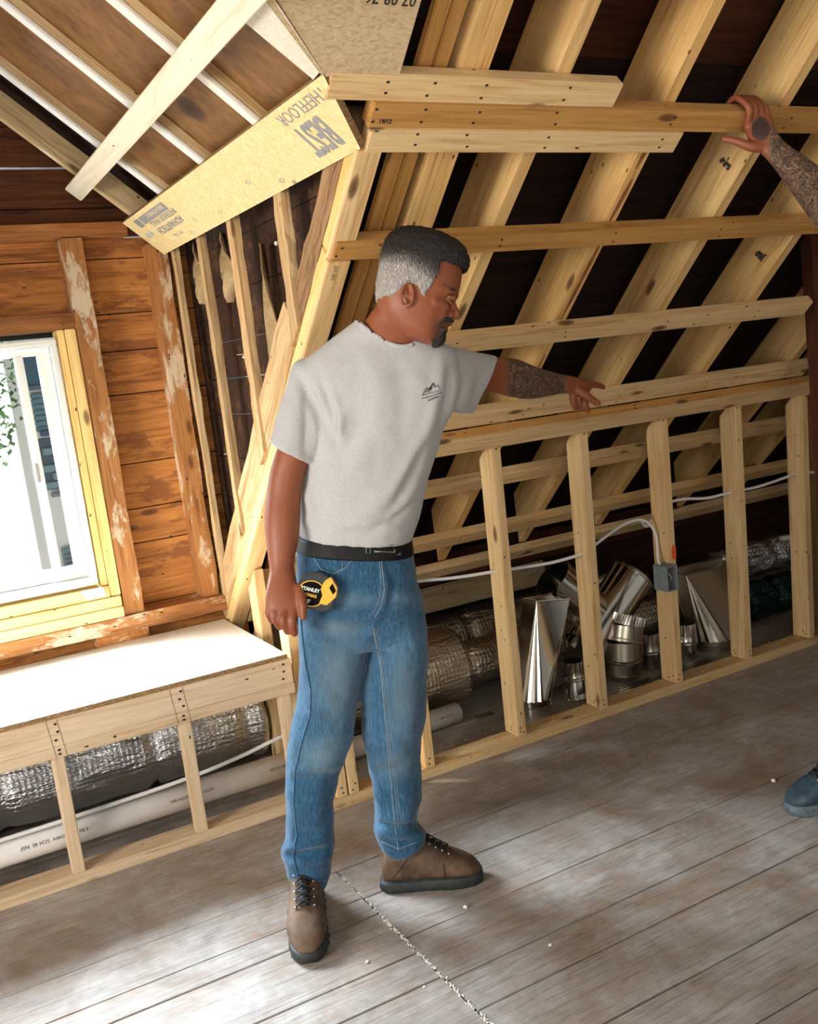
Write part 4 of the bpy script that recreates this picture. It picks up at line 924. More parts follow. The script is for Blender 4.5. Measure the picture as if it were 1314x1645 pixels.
def cast(t, x, y, off=0.0):
    d = ray(x, y).normalized(); h = t.ray_cast(CO, d)
    if h[0] is None: return None
    n = h[1] if h[1].dot(d) < 0 else -h[1]
    return h[0]+n*off
def surf_tube(name, t, pts, r, m, parent, off=0.0, step=3.0, seg=6, dash=None, sm=1):
    """stitching, piping or laces lying on a garment"""
    P = []
    for (a, b) in zip(pts[:-1], pts[1:]):
        n = max(2, int(math.hypot(b[0]-a[0], b[1]-a[1])/step))
        for k in range(n): P.append((a[0]+(b[0]-a[0])*k/n, a[1]+(b[1]-a[1])*k/n))
    P.append(pts[-1]); Q = [cast(t, x, y, off) for x, y in P]; Q = [q for q in Q if q is not None]
    if len(Q) < 2: return None
    for _ in range(sm):
        Q = [Q[0]]+[(Q[i-1]+Q[i]*2+Q[i+1])/4 for i in range(1, len(Q)-1)]+[Q[-1]]
    runs = [[Q[0]]]
    for q in Q[1:]:
        if (q-runs[-1][-1]).length > 0.03: runs.append([])
        runs[-1].append(q)
    bm = bmesh.new(); c = Q[0]
    for R in runs:
        if len(R) < 2: continue
        if dash:
            for i in range(0, len(R)-1, 2): tube_bm(bm, [R[i]-c, R[i+1]-c], r, seg)
        else: tube_bm(bm, [p-c for p in R], r, seg)
    if not bm.verts: bm.free(); return None
    o = link(name, bm_me(bm, name, True), m, parent); o.matrix_basis = Matrix.Translation(c); return o
def surf_patch(name, t, me2, f, m, parent, off=0.0015):
    """drape a flat printed shape on a garment: f maps its plane coordinates to picture coordinates"""
    bm = bmesh.new(); bm.from_mesh(me2); bmesh.ops.triangulate(bm, faces=bm.faces)
    bad = []
    for v in bm.verts:
        x, y = f(v.co.x, v.co.y); q = cast(t, x, y, off)
        if q is None: bad.append(v)
        else: v.co = q
    bmesh.ops.delete(bm, geom=bad, context='VERTS')
    return link(name, bm_me(bm, name), m, parent)

# ---- materials of the man
def m_cloth(name, a, b_, sc=260, bs=0.25, rough=0.9, big=3.0, ba=None):
    m, nt, b = mat(name); v = coords(nt, (1, 1, 1), False)
    n = noise(nt, v, sc, 2, 0.6); nb = noise(nt, v, big, 4, 0.6)
    c = mixc(nt, ramp(nt, n, [(0.35, (0, 0, 0)), (0.65, (1, 1, 1))]).outputs[0], a, b_)
    if ba: c = mixc(nt, ramp(nt, nb, [(0.42, (0, 0, 0)), (0.62, (1, 1, 1))]).outputs[0], c, ba)
    nt.links.new(c, b.inputs['Base Color']); b.inputs['Roughness'].default_value = rough; b.inputs['Specular IOR Level'].default_value = 0.2
    b.inputs['Sheen Weight'].default_value = 0.15
    bump(nt, b, mth(nt, 'ADD', n, mth(nt, 'MULTIPLY', noise(nt, v, 14, 4, 0.6), 1.6)), bs, 0.004); return m
M_shirt = m_cloth('heather_grey_cotton', (0.40, 0.40, 0.405), (0.47, 0.47, 0.475), bs=0.10)
def m_denim():
    m, nt, b = mat('washed_blue_denim'); v = coords(nt, (1, 1, 1), False); vs = coords(nt, (130, 130, 18), False)
    n = noise(nt, vs, 1.6, 3, 0.7); nb = noise(nt, v, 5.0, 4, 0.6)
    at = nt.nodes.new('ShaderNodeAttribute'); at.attribute_name = 'fade'
    c = ramp(nt, mth(nt, 'ADD', mth(nt, 'MULTIPLY', n, 0.6), mth(nt, 'MULTIPLY', nb, 0.4)), [(0.35, (0.010, 0.045, 0.100)), (0.52, (0.026, 0.092, 0.175)), (0.68, (0.075, 0.190, 0.300))]).outputs[0]
    c = mixc(nt, mth(nt, 'MULTIPLY', at.outputs['Fac'], 0.75, clamp=True), c, (0.17, 0.25, 0.30))
    nt.links.new(c, b.inputs['Base Color']); b.inputs['Roughness'].default_value = 0.88; b.inputs['Specular IOR Level'].default_value = 0.2; b.inputs['Sheen Weight'].default_value = 0.2
    bump(nt, b, mth(nt, 'ADD', n, mth(nt, 'MULTIPLY', noise(nt, v, 22, 4, 0.6), 1.5)), 0.3, 0.004); return m
M_denim = m_denim()
def m_skin():
    m, nt, b = mat('tanned_skin'); v = coords(nt, (1, 1, 1), False)
    n = noise(nt, v, 45, 4, 0.6); nb = noise(nt, v, 7, 3)
    c = ramp(nt, nb, [(0.3, (0.23, 0.066, 0.026)), (0.7, (0.30, 0.094, 0.039))]).outputs[0]
    c = mixc(nt, mth(nt, 'MULTIPLY', n, 0.35), c, (0.19, 0.045, 0.018))
    at = nt.nodes.new('ShaderNodeAttribute'); at.attribute_name = 'ink'
    vt = coords(nt, (1, 1, 1), False); w = noise(nt, vt, 30, 2, 0.5, dist=3.5); w2 = noise(nt, vt, 70, 2, 0.5, dist=4.0)
    k = ramp(nt, w, [(0.40, (0, 0, 0)), (0.45, (1, 1, 1)), (0.50, (1, 1, 1)), (0.54, (0.15, 0.15, 0.15)), (0.60, (0.9, 0.9, 0.9))]).outputs[0]
    k2 = ramp(nt, w2, [(0.44, (0, 0, 0)), (0.5, (0.8, 0.8, 0.8)), (0.57, (0, 0, 0))]).outputs[0]
    kk = mth(nt, 'MULTIPLY', mth(nt, 'MAXIMUM', k, k2), at.outputs['Fac'], clamp=True)
    c = mixc(nt, mth(nt, 'MULTIPLY', at.outputs['Fac'], 0.75), c, (0.30, 0.20, 0.135))
    c = mixc(nt, mth(nt, 'MULTIPLY', kk, 0.95), c, (0.014, 0.013, 0.013))
    a2 = nt.nodes.new('ShaderNodeAttribute'); a2.attribute_name = 'stubble'
    c = mixc(nt, mth(nt, 'MULTIPLY', a2.outputs['Fac'], ramp(nt, noise(nt, v, 420, 2), [(0.35, (0.6, 0.6, 0.6)), (0.55, (1, 1, 1))]).outputs[0]), c, (0.028, 0.024, 0.024))
    nt.links.new(c, b.inputs['Base Color']); b.inputs['Roughness'].default_value = 0.48; b.inputs['Specular IOR Level'].default_value = 0.45
    b.inputs['Subsurface Weight'].default_value = 0.0
    bump(nt, b, mth(nt, 'ADD', n, mth(nt, 'MULTIPLY', noise(nt, v, 260, 3), 0.5)), 0.22, 0.003); return m
M_skin = m_skin()
def m_hair():
    m, nt, b = mat('short_greying_hair'); at = nt.nodes.new('ShaderNodeAttribute'); at.attribute_name = 'grey'
    v = coords(nt, (1, 1, 1), False); n = noise(nt, coords(nt, (420, 420, 90), False), 1.0, 3, 0.7); n2 = noise(nt, v, 60, 3)
    g = mth(nt, 'ADD', at.outputs['Fac'], mth(nt, 'MULTIPLY', mth(nt, 'SUBTRACT', n, 0.5), 1.7), clamp=True)
    c = ramp(nt, g, [(0.12, (0.006, 0.004, 0.004)), (0.45, (0.07, 0.055, 0.048)), (0.75, (0.26, 0.235, 0.215)), (1.0, (0.46, 0.44, 0.42))]).outputs[0]
    nt.links.new(c, b.inputs['Base Color']); b.inputs['Roughness'].default_value = 0.6; bump(nt, b, mth(nt, 'ADD', n, n2), 0.8, 0.004); return m
M_hair = m_hair()
M_stitch = m_plain('pale_stitching', (0.24, 0.28, 0.30), 0.8)
M_leather = m_speck('black_leather', (0.004, 0.004, 0.0045), (0.009, 0.008, 0.008), 60, 0.6, spec=0.25)
M_metal = m_plain('brushed_metal', (0.55, 0.53, 0.5), 0.3, 1.0)
M_boot = m_speck('brown_nubuck', (0.055, 0.031, 0.017), (0.15, 0.092, 0.055), 14, 0.7, bs=0.4, bd=0.004)
M_sole = m_speck('dark_rubber', (0.016, 0.020, 0.020), (0.032, 0.038, 0.037), 30, 0.6)
M_lace = m_plain('black_lace', (0.008, 0.008, 0.009), 0.7)

# ================================================================== the man in the grey shirt
man = empty('person', (0.98, 2.28, 0.0), 'man in grey t-shirt and blue jeans pointing at the knee wall', 'person')
def put(name, me, m, parent=man):
    o = link(name, me, m, parent); o.matrix_basis = Matrix.Identity(4); return o

# ---- head frame: F forward (towards picture right), U up, S towards the viewer
HD = 2.335; HS = HD/FPX; HO = at_d(670, 470, HD)
HF = (CR*0.98+CD*0.19).normalized(); HU = (CR*0.19-CD*0.98); HU = (HU-HF*HU.dot(HF)).normalized(); HSd = HF.cross(HU)
if HSd.dot(CF) > 0: HSd = -HSd
def HP(r, h, s=0.0): return HO + HF*(r*HS) + HU*(h*HS) + HSd*s
def head_ring(h, b, f, s, seg=40, fn=0.16, sq=2.25):
    out = []
    for k in range(seg):
        a = 2*math.pi*k/seg; ca, sa = math.cos(a), math.sin(a)
        r = (b+f)/2+(f-b)/2*math.copysign(abs(ca)**(2/sq), ca)
        out.append(HP(r, h, s*math.copysign(abs(sa)**(2/sq), sa)*(1-fn*max(0, ca)**1.5)))
    return out
bm = bmesh.new()
HR = [(92, -34, 22, 0.030), (87, -46, 40, 0.048), (76, -57, 54, 0.063), (60, -63, 62.5, 0.072), (44, -65.5, 65, 0.0765), (28, -66, 66.5, 0.078), (12, -66, 65.5, 0.078), (3, -66, 65, 0.077), (-5, -65, 58.5, 0.075),
      (-15, -63, 59, 0.0735), (-26, -60, 59, 0.0715), (-36, -56, 59, 0.068), (-46, -50, 54, 0.062), (-57, -38, 53.5, 0.055), (-67, -20, 50, 0.046), (-75, -2, 43, 0.032)]
loft_bm(bm, [head_ring(*r) for r in cubic(HR, 3)])
# brow, nose, lips, chin, cheekbones
for s in (-1, 1):
    chain(bm, [HP(60, 7, s*0.006), HP(57, 8, s*0.024), HP(47, 5, s*0.044)], [0.010, 0.0105, 0.008])
    ball(bm, HP(59.5, -27, s*0.0125), 0.0085)
    chain(bm, [HP(46, -19, s*0.030), HP(30, -18, s*0.050)], [0.015, 0.015])
chain(bm, [HP(58, 0), HP(60.5, -8), HP(65, -16), HP(68.2, -22.5), HP(66.5, -26)], [0.0065, 0.0075, 0.0092, 0.0112, 0.0095], n=3)
chain(bm, [HP(61, -30), HP(59.5, -37)], [0.008, 0.010])
for s0, r0 in ((-38.5, 0.0085), (-50.5, 0.0085)):
    chain(bm, [HP(50, s0-3, -0.024), HP(57.5 if s0 > -40 else 54.5, s0, -0.010), HP(57.5 if s0 > -40 else 54.5, s0, 0.010), HP(50, s0-3, 0.024)], [0.005, r0, r0, 0.005])
ball(bm, HP(42, -64), 0.021)
# ears
for s in (-1, 1):
    ec = HP(-12, -20, s*0.076)
    pts = []
    for k in range(15):
        a = math.radians(-60+k*300/14); pts.append(HP(-12-9.5*math.cos(a)*(1-0.15*math.sin(a))-1.5*math.sin(a), -20+17.5*math.sin(a)*-1 if False else -20+17.5*math.sin(a), s*(0.080+0.006*max(0, math.cos(a)))))
    chain(bm, pts, [0.0042]*15, n=1)
    ball(bm, HP(-9, -36, s*0.077), 0.0062)
    chain(bm, [HP(-4, -20, s*0.074), HP(-13, -22, s*0.0765), HP(-16, -12, s*0.0775)], [0.006, 0.006, 0.005])
# neck
loft_sec(bm, [(604, 470, 690, 500, 2.345, 0.053), (606, 490, 676, 528, 2.355, 0.058), (596, 503, 668, 546, 2.37, 0.060), (584, 520, 666, 562, 2.395, 0.055), (570, 550, 672, 584, 2.42, 0.050)], 4)
# inner torso, pelvis and legs (under the clothes)
loft_sec(bm, [(590, 545, 680, 560, 2.42, 0.045), (515, 585, 715, 585, 2.44, 0.065), (505, 640, 705, 630, 2.455, 0.088), (508, 700, 695, 690, 2.485, 0.095), (500, 780, 675, 775, 2.515, 0.098), (500, 860, 645, 865, 2.54, 0.10), (495, 930, 655, 935, 2.545, 0.10), (500, 990, 665, 995, 2.55, 0.09)], 4)
loft_sec(bm, [(500, 960, 590, 965, 2.55, 0.07), (500, 1060, 572, 1065, 2.56, 0.065), (485, 1190, 545, 1195, 2.58, 0.05), (480, 1280, 530, 1285, 2.61, 0.045), (482, 1380, 516, 1385, 2.65, 0.030), (482, 1420, 512, 1422, 2.66, 0.028)], 4, 20)
loft_sec(bm, [(590, 960, 662, 965, 2.56, 0.07), (600, 1060, 670, 1065, 2.58, 0.065), (602, 1190, 662, 1195, 2.62, 0.05), (622, 1290, 660, 1292, 2.675, 0.036), (630, 1335, 662, 1337, 2.70, 0.030), (632, 1362, 660, 1364, 2.715, 0.028)], 4, 20)
# right arm hanging (picture left)
loft_sec(bm, [(500, 595, 540, 625, 2.45, 0.035), (474, 650, 516, 678, 2.445, 0.040), (449, 712, 497, 738, 2.443, 0.045), (435, 752, 489, 764, 2.445, 0.044), (429, 790, 484, 794, 2.445, 0.043), (425, 832, 482, 834, 2.440, 0.044), (427, 866, 480, 868, 2.435, 0.040),
              (431, 897, 473, 900, 2.43, 0.032), (433, 917, 474, 922, 2.42, 0.027), (430, 934, 479, 942, 2.41, 0.024), (426, 955, 486, 962, 2.40, 0.022), (426, 972, 483, 980, 2.395, 0.020), (433, 988, 478, 992, 2.392, 0.015)], 4, 24)
def fing(pts, D, rads):
    dd = D if hasattr(D, '__len__') else [D]*len(pts); chain(bm, [at_d(x, y, d) for (x, y), d in zip(pts, dd)], rads, 12, 4)
fing([(434, 968), (431, 984), (437, 999)], [2.405, 2.395, 2.41], [0.0105, 0.0098, 0.0078])
fing([(446, 972), (441, 991), (449, 1008)], [2.395, 2.382, 2.40], [0.0115, 0.0105, 0.0085])
fing([(459, 975), (455, 997), (461.5, 1015)], [2.392, 2.376, 2.395], [0.012, 0.0112, 0.009])
fing([(473, 976), (469.5, 999), (473, 1018)], [2.392, 2.378, 2.395], [0.012, 0.0112, 0.009])
fing([(479, 945), (486, 968), (487, 991)], [2.405, 2.385, 2.38], [0.013, 0.012, 0.0095])
# left arm stretched out (picture right)
loft_sec(bm, [(700, 562, 690, 625, 2.45, 0.045), (745, 568, 728, 638, 2.53, 0.050), (799, 574, 781, 629, 2.645, 0.046), (830, 577, 815, 637, 2.725, 0.045), (862, 590, 850, 641, 2.79, 0.043), (892, 599, 884, 636, 2.86, 0.034), (912, 603, 908, 632, 2.905, 0.027),
              (926, 606, 920, 636, 2.93, 0.024), (942, 612, 930, 641, 2.955, 0.022), (952, 618, 940, 641, 2.975, 0.016)], 4, 24, wd=WD)
fing([(936, 617), (952, 617), (962, 619.5), (969, 622)], [2.96, 2.99, 3.01, 3.025], [0.012, 0.0105, 0.0095, 0.008])
fing([(930, 628), (944, 637), (953, 643), (961, 648)], [2.92, 2.925, 2.935, 2.94], [0.014, 0.0125, 0.011, 0.009])
fing([(921, 626), (920, 643), (925, 657)], [2.935, 2.93, 2.95], [0.0115, 0.0105, 0.0085])
fing([(930, 632), (929, 645), (934, 656)], [2.95, 2.945, 2.965], [0.0115, 0.0105, 0.0085])
fing([(938, 636), (940, 648), (944, 660)], [2.965, 2.955, 2.97], [0.0118, 0.0108, 0.009])
body = remesh(bm, 'body', 0.0031, 6, 0.5)
c, q = co_no(body)
# local head coordinates of every vertex
rel = c-np.array(HO); hr, hh, hs = (rel@np.array(HF))/HS, (rel@np.array(HU))/HS, rel@np.array(HSd)
# eye sockets, temples, mouth line pressed in
for s in (-1, 1):
    d = np.sqrt(((hr-54)*HS)**2+((hh+5)*HS)**2+(hs-s*0.030)**2); c -= q*(np.exp(-(d/0.011)**2)*0.005)[:, None]
    d = np.sqrt(((hr-44)*HS)**2+((hh+40)*HS)**2+(hs-s*0.050)**2); c -= q*(np.exp(-(d/0.016)**2)*0.003)[:, None]
m_ = (hr > 42)&(abs(hs) < 0.03); c -= q*(np.where(m_, np.exp(-((hh+44.8)/1.6)**2)*0.003, 0))[:, None]
body.vertices.foreach_set('co', c.ravel()); body.update()
px = to_px(c)
ink = np.zeros(len(c)); d1, t1 = seg_dist(px[:, :2], (812, 606), (905, 618))
ink = np.where((px[:, 0] > 812)&(px[:, 0] < 912)&(px[:, 1] > 560)&(px[:, 1] < 650)&(px[:, 2] > 2.6), np.clip((px[:, 0]-812)/8, 0, 1)*np.clip((912-px[:, 0])/8, 0, 1), 0)
stub = np.clip(1-np.sqrt(((hr-44)/17)**2+((hh+58)/20)**2), 0, 1)*1.3*(hr > 20)*(abs(hs) < 0.045)
mus = np.exp(-(((hr-57)/7)**2+((hh+38)/4.5)**2))*(abs(hs) < 0.03); brw = np.exp(-(((hh-9)/2.2)**2))*(hr > 36)*(hr < 62)*(abs(hs) > 0.008)
for nm, a in (('ink', ink), ('stubble', np.clip(np.maximum(np.maximum(stub*0.45, mus*0.6), brw*0.5), 0, 1)*(rel@rel.T.mean(1)*0+1 if False else 1))):
    at_ = body.attributes.new(nm, 'FLOAT', 'POINT'); at_.data.foreach_set('value', a.astype(np.float32))
put('body', body, M_skin)

# ---- hair and beard follow the skull
def shell(name, sel, thick, m, attr=None, edge=2, seed=0):
    bm = bmesh.new(); bm.from_mesh(body); ly = bm.verts.layers.int.new('src')
    for v in bm.verts: v[ly] = v.index
    keep = [f for f in bm.faces if all(sel[v.index] > 0 for v in f.verts)]
    ks = set(keep); bmesh.ops.delete(bm, geom=[f for f in bm.faces if f not in ks], context='FACES')
    for v in bm.verts:
        i = v[ly]; t = thick[i]
        j = mnoise.noise(v.co*260)*0.25+mnoise.noise(v.co*90)*0.15
        v.co = v.co + Vector(q[i])*(t*(1+j)*(0.25 if v.is_boundary else 1)-(0.001 if v.is_boundary else 0))
    idx = [v[ly] for v in bm.verts]
    me = bm_me(bm, name, True)
    if attr is not None:
        a_ = me.attributes.new('grey', 'FLOAT', 'POINT'); a_.data.foreach_set('value', attr[idx].astype(np.float32))
    return put(name, me, m)
lat = np.abs(hs)
def hairline(h):   # front limit of the hair on the side of the head, by height
    return np.interp(h, [-24, -20, -10, 0, 12, 28, 38, 44, 48, 60], [2, 14, 18, 22, 27, 33, 37, 48, 66, 80])
earz = ((hr+12)/12.5)**2+((hh+22)/20)**2 < 1
lowline = np.interp(hr, [-75, -60, -35, -26, -14, 0, 8, 20], [-26, -27, -24, -16, -3, -2, -14, -20])
frontal = (lat < 0.045)&(hr > 40)
sel = (hh > lowline)&(hr < hairline(hh)+np.where(lat < 0.04, 4, 0))&(~(earz&(lat > 0.06)))&(np.linalg.norm(rel, axis=1) < 0.2)&(~((hr > 30)&(hh < 44)))
sel = sel | ((hh > 46)&(np.linalg.norm(rel, axis=1) < 0.2)&(hr > 20))
thick = 0.0035+0.0075*np.clip((hh-25)/50, 0, 1)+0.010*np.clip((hr-35)/30, 0, 1)*np.clip((hh-38)/20, 0, 1)
gy = np.clip(1.0-(hh-8)/40-np.clip((hr-0)/60, -0.4, 1)*0.55, 0.0, 0.85)*np.clip((58-hh)/18, 0, 1)
shell('hair', sel.astype(float), thick, M_hair, gy)
selb = (((hr-46)/13)**2+((hh+62)/17)**2 < 1)&(abs(hs) < 0.028)&(hr > 33)&(hh < -49)
shell('goatee', selb.astype(float), np.full(len(c), 0.0065), M_hair, np.full(len(c), 0.16))
selm = ((((hr-56)/10)**2+((hh+37.5+0.30*(56-hr))/5.5)**2 < 1)|(((hr-45.5)/4.0)**2+((hh+47)/9)**2 < 1))&(abs(hs) < 0.036)&(hr > 40)&(hh < -31.5)
shell('moustache', selm.astype(float), np.full(len(c), 0.0042), M_hair, np.full(len(c), 0.16))
sele = (abs(hh-7.5+0.10*(50-hr)) < 3.4)&(hr > 40)&(hr < 61)&(lat > 0.010)&(lat < 0.05)
shell('eyebrow', sele.astype(float), np.full(len(c), 0.0030), M_hair, np.full(len(c), 0.20))
tb_ = bvh(body)
for s in (-1, 1):
    e = HP(50.5, -5.5, s*0.030); bm = bmesh.new(); bmesh.ops.create_uvsphere(bm, u_segments=20, v_segments=14, radius=0.0098)
    o = link('eye', bm_me(bm, 'eye', True), m_plain('eye_white_%d' % (s+1), (0.16, 0.12, 0.10), 0.3), man); o.matrix_basis = Matrix.Translation(e)
    bm = bmesh.new(); chain(bm, [HP(59, -5, s*0.020), HP(58.5, -2.4, s*0.028), HP(52, -4, s*0.040)], [0.004, 0.0078, 0.004]); chain(bm, [HP(58, -9, s*0.021), HP(56.5, -11, s*0.029), HP(51, -8, s*0.039)], [0.002, 0.0040, 0.002])
    put('eyelid', bm_me(bm, 'eyelid', True), M_skin)
    bm = bmesh.new(); bmesh.ops.create_uvsphere(bm, u_segments=12, v_segments=8, radius=0.0045)
    o = link('iris', bm_me(bm, 'iris', True), m_plain('dark_iris_%d' % (s+1), (0.03, 0.02, 0.015), 0.2), man); o.matrix_basis = Matrix.Translation(HP(55.5, -7, s*0.0305))

# ---- shirt
bm = bmesh.new()
TOR = [(483, 861, 661, 869, 2.54, 0.128), (480, 845, 668, 852, 2.54, 0.134), (480, 815, 679, 813, 2.53, 0.138), (484, 781, 690, 762, 2.515, 0.134), (490, 740, 701, 722, 2.5, 0.128), (491, 700, 711, 684, 2.485, 0.124), (488, 662, 727, 650, 2.465, 0.12), (481, 628, 736, 614, 2.45, 0.114), (481, 600, 736, 584, 2.44, 0.10), (494, 574, 730, 562, 2.43, 0.086), (530, 545, 710, 549, 2.42, 0.074), (566, 520, 690, 547, 2.41, 0.072), (580, 505, 682, 538, 2.4, 0.072)]
loft_sec(bm, TOR, 5, 44, 2.25)
loft_sec(bm, [(505, 572, 560, 640, 2.45, 0.070), (475, 583, 540, 655, 2.447, 0.070), (458, 628, 530, 685, 2.445, 0.068), (445, 668, 519, 716, 2.443, 0.066), (433, 709, 505, 748, 2.442, 0.064)], 5, 30)
loft_sec(bm, [(690, 552, 700, 650, 2.45, 0.075), (728, 558, 722, 660, 2.50, 0.074), (762, 565, 744, 664, 2.565, 0.070), (799, 573, 760, 666, 2.64, 0.064)], 5, 30)
shirt = remesh(bm, 't_shirt', 0.0055, 5, 0.5)
FS = [([(470, 590), (500, 640), (530, 690), (540, 720)], 7, -0.010), ([(500, 600), (520, 660), (533, 700)], 5, 0.006), ([(516, 610), (534, 660), (541, 705)], 4, -0.006), ([(530, 620), (545, 660), (548, 700)], 5, 0.005),
      ([(560, 650), (545, 690), (520, 725)], 6, 0.006), ([(580, 670), (560, 720), (530, 750)], 9, -0.005), ([(488, 620), (492, 680), (490, 735)], 5, -0.005), ([(505, 650), (508, 700), (503, 740)], 4, 0.004), ([(475, 640), (468, 690), (460, 720)], 8, 0.003),
      ([(735, 600), (728, 640), (712, 690), (700, 740)], 5, 0.007), ([(722, 590), (718, 640), (704, 690)], 4, -0.006), ([(745, 610), (738, 640), (722, 672)], 4, -0.006), ([(710, 570), (706, 620), (690, 680), (676, 760)], 7, 0.005), ([(700, 660), (670, 720), (640, 780), (600, 835)], 8, 0.006), ([(690, 700), (660, 760), (630, 810)], 6, -0.006),
      ([(680, 760), (650, 810), (610, 850)], 6, 0.006), ([(670, 800), (630, 835), (590, 855)], 5, -0.006), ([(640, 770), (600, 815), (550, 845)], 9, 0.006), ([(600, 700), (560, 760), (520, 800)], 12, 0.004), ([(500, 760), (510, 800), (505, 845)], 7, -0.005), ([(492, 780), (500, 820), (490, 850)], 5, 0.006),
      ([(590, 520), (560, 560), (520, 590)], 8, -0.003), ([(590, 560), (610, 620), (600, 680)], 14, 0.005), ([(640, 580), (650, 640), (640, 720)], 12, -0.004), ([(760, 580), (750, 620), (738, 655)], 6, 0.004), ([(785, 585), (770, 620), (755, 655)], 5, -0.004), ([(520, 850), (580, 838), (650, 848)], 6, 0.004)]
folds(shirt, FS, 0.0028, 13)
NL = [(556, 506), (574, 513), (590, 525), (608, 538), (626, 548), (642, 552.5), (655, 551), (664, 544), (676, 520)]
pxs = to_px(co_no(shirt)[0]); yl = np.interp(pxs[:, 0], [p[0] for p in NL], [p[1] for p in NL])
cut = (pxs[:, 0] > 562)&(pxs[:, 0] < 676)&(pxs[:, 1] < yl)
bm = bmesh.new(); bm.from_mesh(shirt); bm.verts.ensure_lookup_table(); bmesh.ops.delete(bm, geom=[v for v in bm.verts if cut[v.index]], context='VERTS'); bm.to_mesh(shirt); bm.free()
so = put('t_shirt', shirt, M_shirt); st = bvh(shirt)
def hem(name, t, pts, r, m): return surf_tube(name, t, pts, r, m, so, off=-0.0006, step=3)
hem('sleeve_seam', st, [(434, 704), (470, 716), (503, 741)], 0.0013, M_shirt)
hem('sleeve_seam', st, [(795, 576), (797, 598), (780, 640), (757, 660)], 0.0013, M_shirt)
# ribbed collar
surf_tube('collar', st, [(x, y+4.5) for x, y in [(578, 516), (590, 525), (608, 538), (626, 548), (642, 552.5), (655, 552), (663, 549)]], 0.0062, M_shirt, so, -0.001, 2.0, 10, None, 12)
# chest print: mountain line drawing and lettering
def pf(x, y): return (678+x, 630-y-0.33*x)
bm = bmesh.new()
def stroke(pts, w=0.55):
    for a, b in zip(pts[:-1], pts[1:]):
        n = max(1, int(math.hypot(b[0]-a[0], b[1]-a[1])/2))
        for k in range(n):
            p = (a[0]+(b[0]-a[0])*k/n, a[1]+(b[1]-a[1])*k/n); r = (a[0]+(b[0]-a[0])*(k+1)/n, a[1]+(b[1]-a[1])*(k+1)/n)
            dx, dy = r[0]-p[0], r[1]-p[1]; l = math.hypot(dx, dy) or 1; nx, ny = -dy/l*w, dx/l*w
            bm.faces.new([bm.verts.new((p[0]+nx, p[1]+ny, 0)), bm.verts.new((p[0]-nx, p[1]-ny, 0)), bm.verts.new((r[0]-nx, r[1]-ny, 0)), bm.verts.new((r[0]+nx, r[1]+ny, 0))])
stroke([(0, -5), (6, 5), (8, 3), (12, -4)]); stroke([(4, -3), (6, 1), (8, -3)], 0.45); stroke([(6, 5), (9, 2), (12, 3), (17, 9), (21, 0)]); stroke([(18, 9), (20, 2), (25, 3), (28, -4)], 0.45)
bm.faces.new([bm.verts.new(p) for p in ((8, 3, 0), (12, 2, 0), (17, 8, 0), (15, 0, 0), (12.5, -1.5, 0))])
stroke([(0, -5), (14, -6), (29, -6)], 0.4); stroke([(-1, -10), (14, -11), (31, -10)], 0.5)
me2 = bpy.data.meshes.new('logo'); bm.to_mesh(me2); bm.free()
surf_patch('chest_print', st, me2, pf, M_ink, so, 0.002)
tm = text_mesh('BOHTRA', 4.2, 0.12); surf_patch('chest_lettering', st, tm, lambda x, y: (687+x, 645-y-0.42*x), M_ink, so, 0.002)

# ---- jeans
bm = bmesh.new()
loft_sec(bm, [(482, 856, 661, 862, 2.545, 0.118), (478, 875, 663, 882, 2.545, 0.121), (476, 905, 667, 912, 2.545, 0.124), (476, 940, 674, 945, 2.55, 0.126), (479, 975, 681, 975, 2.55, 0.124), (481, 1005, 686, 1008, 2.555, 0.112), (484, 1030, 686, 1035, 2.56, 0.085)], 4, 44, 2.3)
RL = [(482, 985, 604, 990, 2.55, 0.105), (481, 1020, 596, 1025, 2.552, 0.10), (482, 1060, 586, 1062, 2.556, 0.094), (480, 1110, 577, 1112, 2.56, 0.088), (470, 1152, 571, 1155, 2.565, 0.084), (463, 1195, 563, 1198, 2.57, 0.08), (459, 1240, 546, 1243, 2.585, 0.074),
      (459, 1285, 537, 1288, 2.60, 0.07), (460, 1330, 536, 1332, 2.618, 0.066), (455, 1356, 537, 1352, 2.628, 0.066), (451, 1370, 536, 1364, 2.634, 0.067), (458, 1388, 532, 1384, 2.638, 0.062), (463, 1405, 530, 1402, 2.645, 0.060), (470, 1424, 524, 1424, 2.652, 0.056)]
loft_sec(bm, RL, 4, 36, 2.15)
LL = [(594, 985, 684, 990, 2.56, 0.105), (598, 1020, 687, 1025, 2.565, 0.10), (588, 1060, 688, 1062, 2.575, 0.094), (581, 1100, 686, 1102, 2.585, 0.088), (581, 1145, 684, 1148, 2.60, 0.084), (584, 1188, 676, 1190, 2.615, 0.08), (591, 1226, 676, 1228, 2.635, 0.074),
      (599, 1270, 678, 1270, 2.655, 0.07), (602, 1305, 671, 1305, 2.675, 0.064), (600, 1325, 672, 1322, 2.685, 0.066), (603, 1342, 683, 1338, 2.695, 0.066), (612, 1360, 681, 1352, 2.70, 0.060), (620, 1369, 668, 1364, 2.705, 0.054)]
loft_sec(bm, LL, 4, 36, 2.15)
jeans = remesh(bm, 'jeans', 0.0055, 3, 0.5)
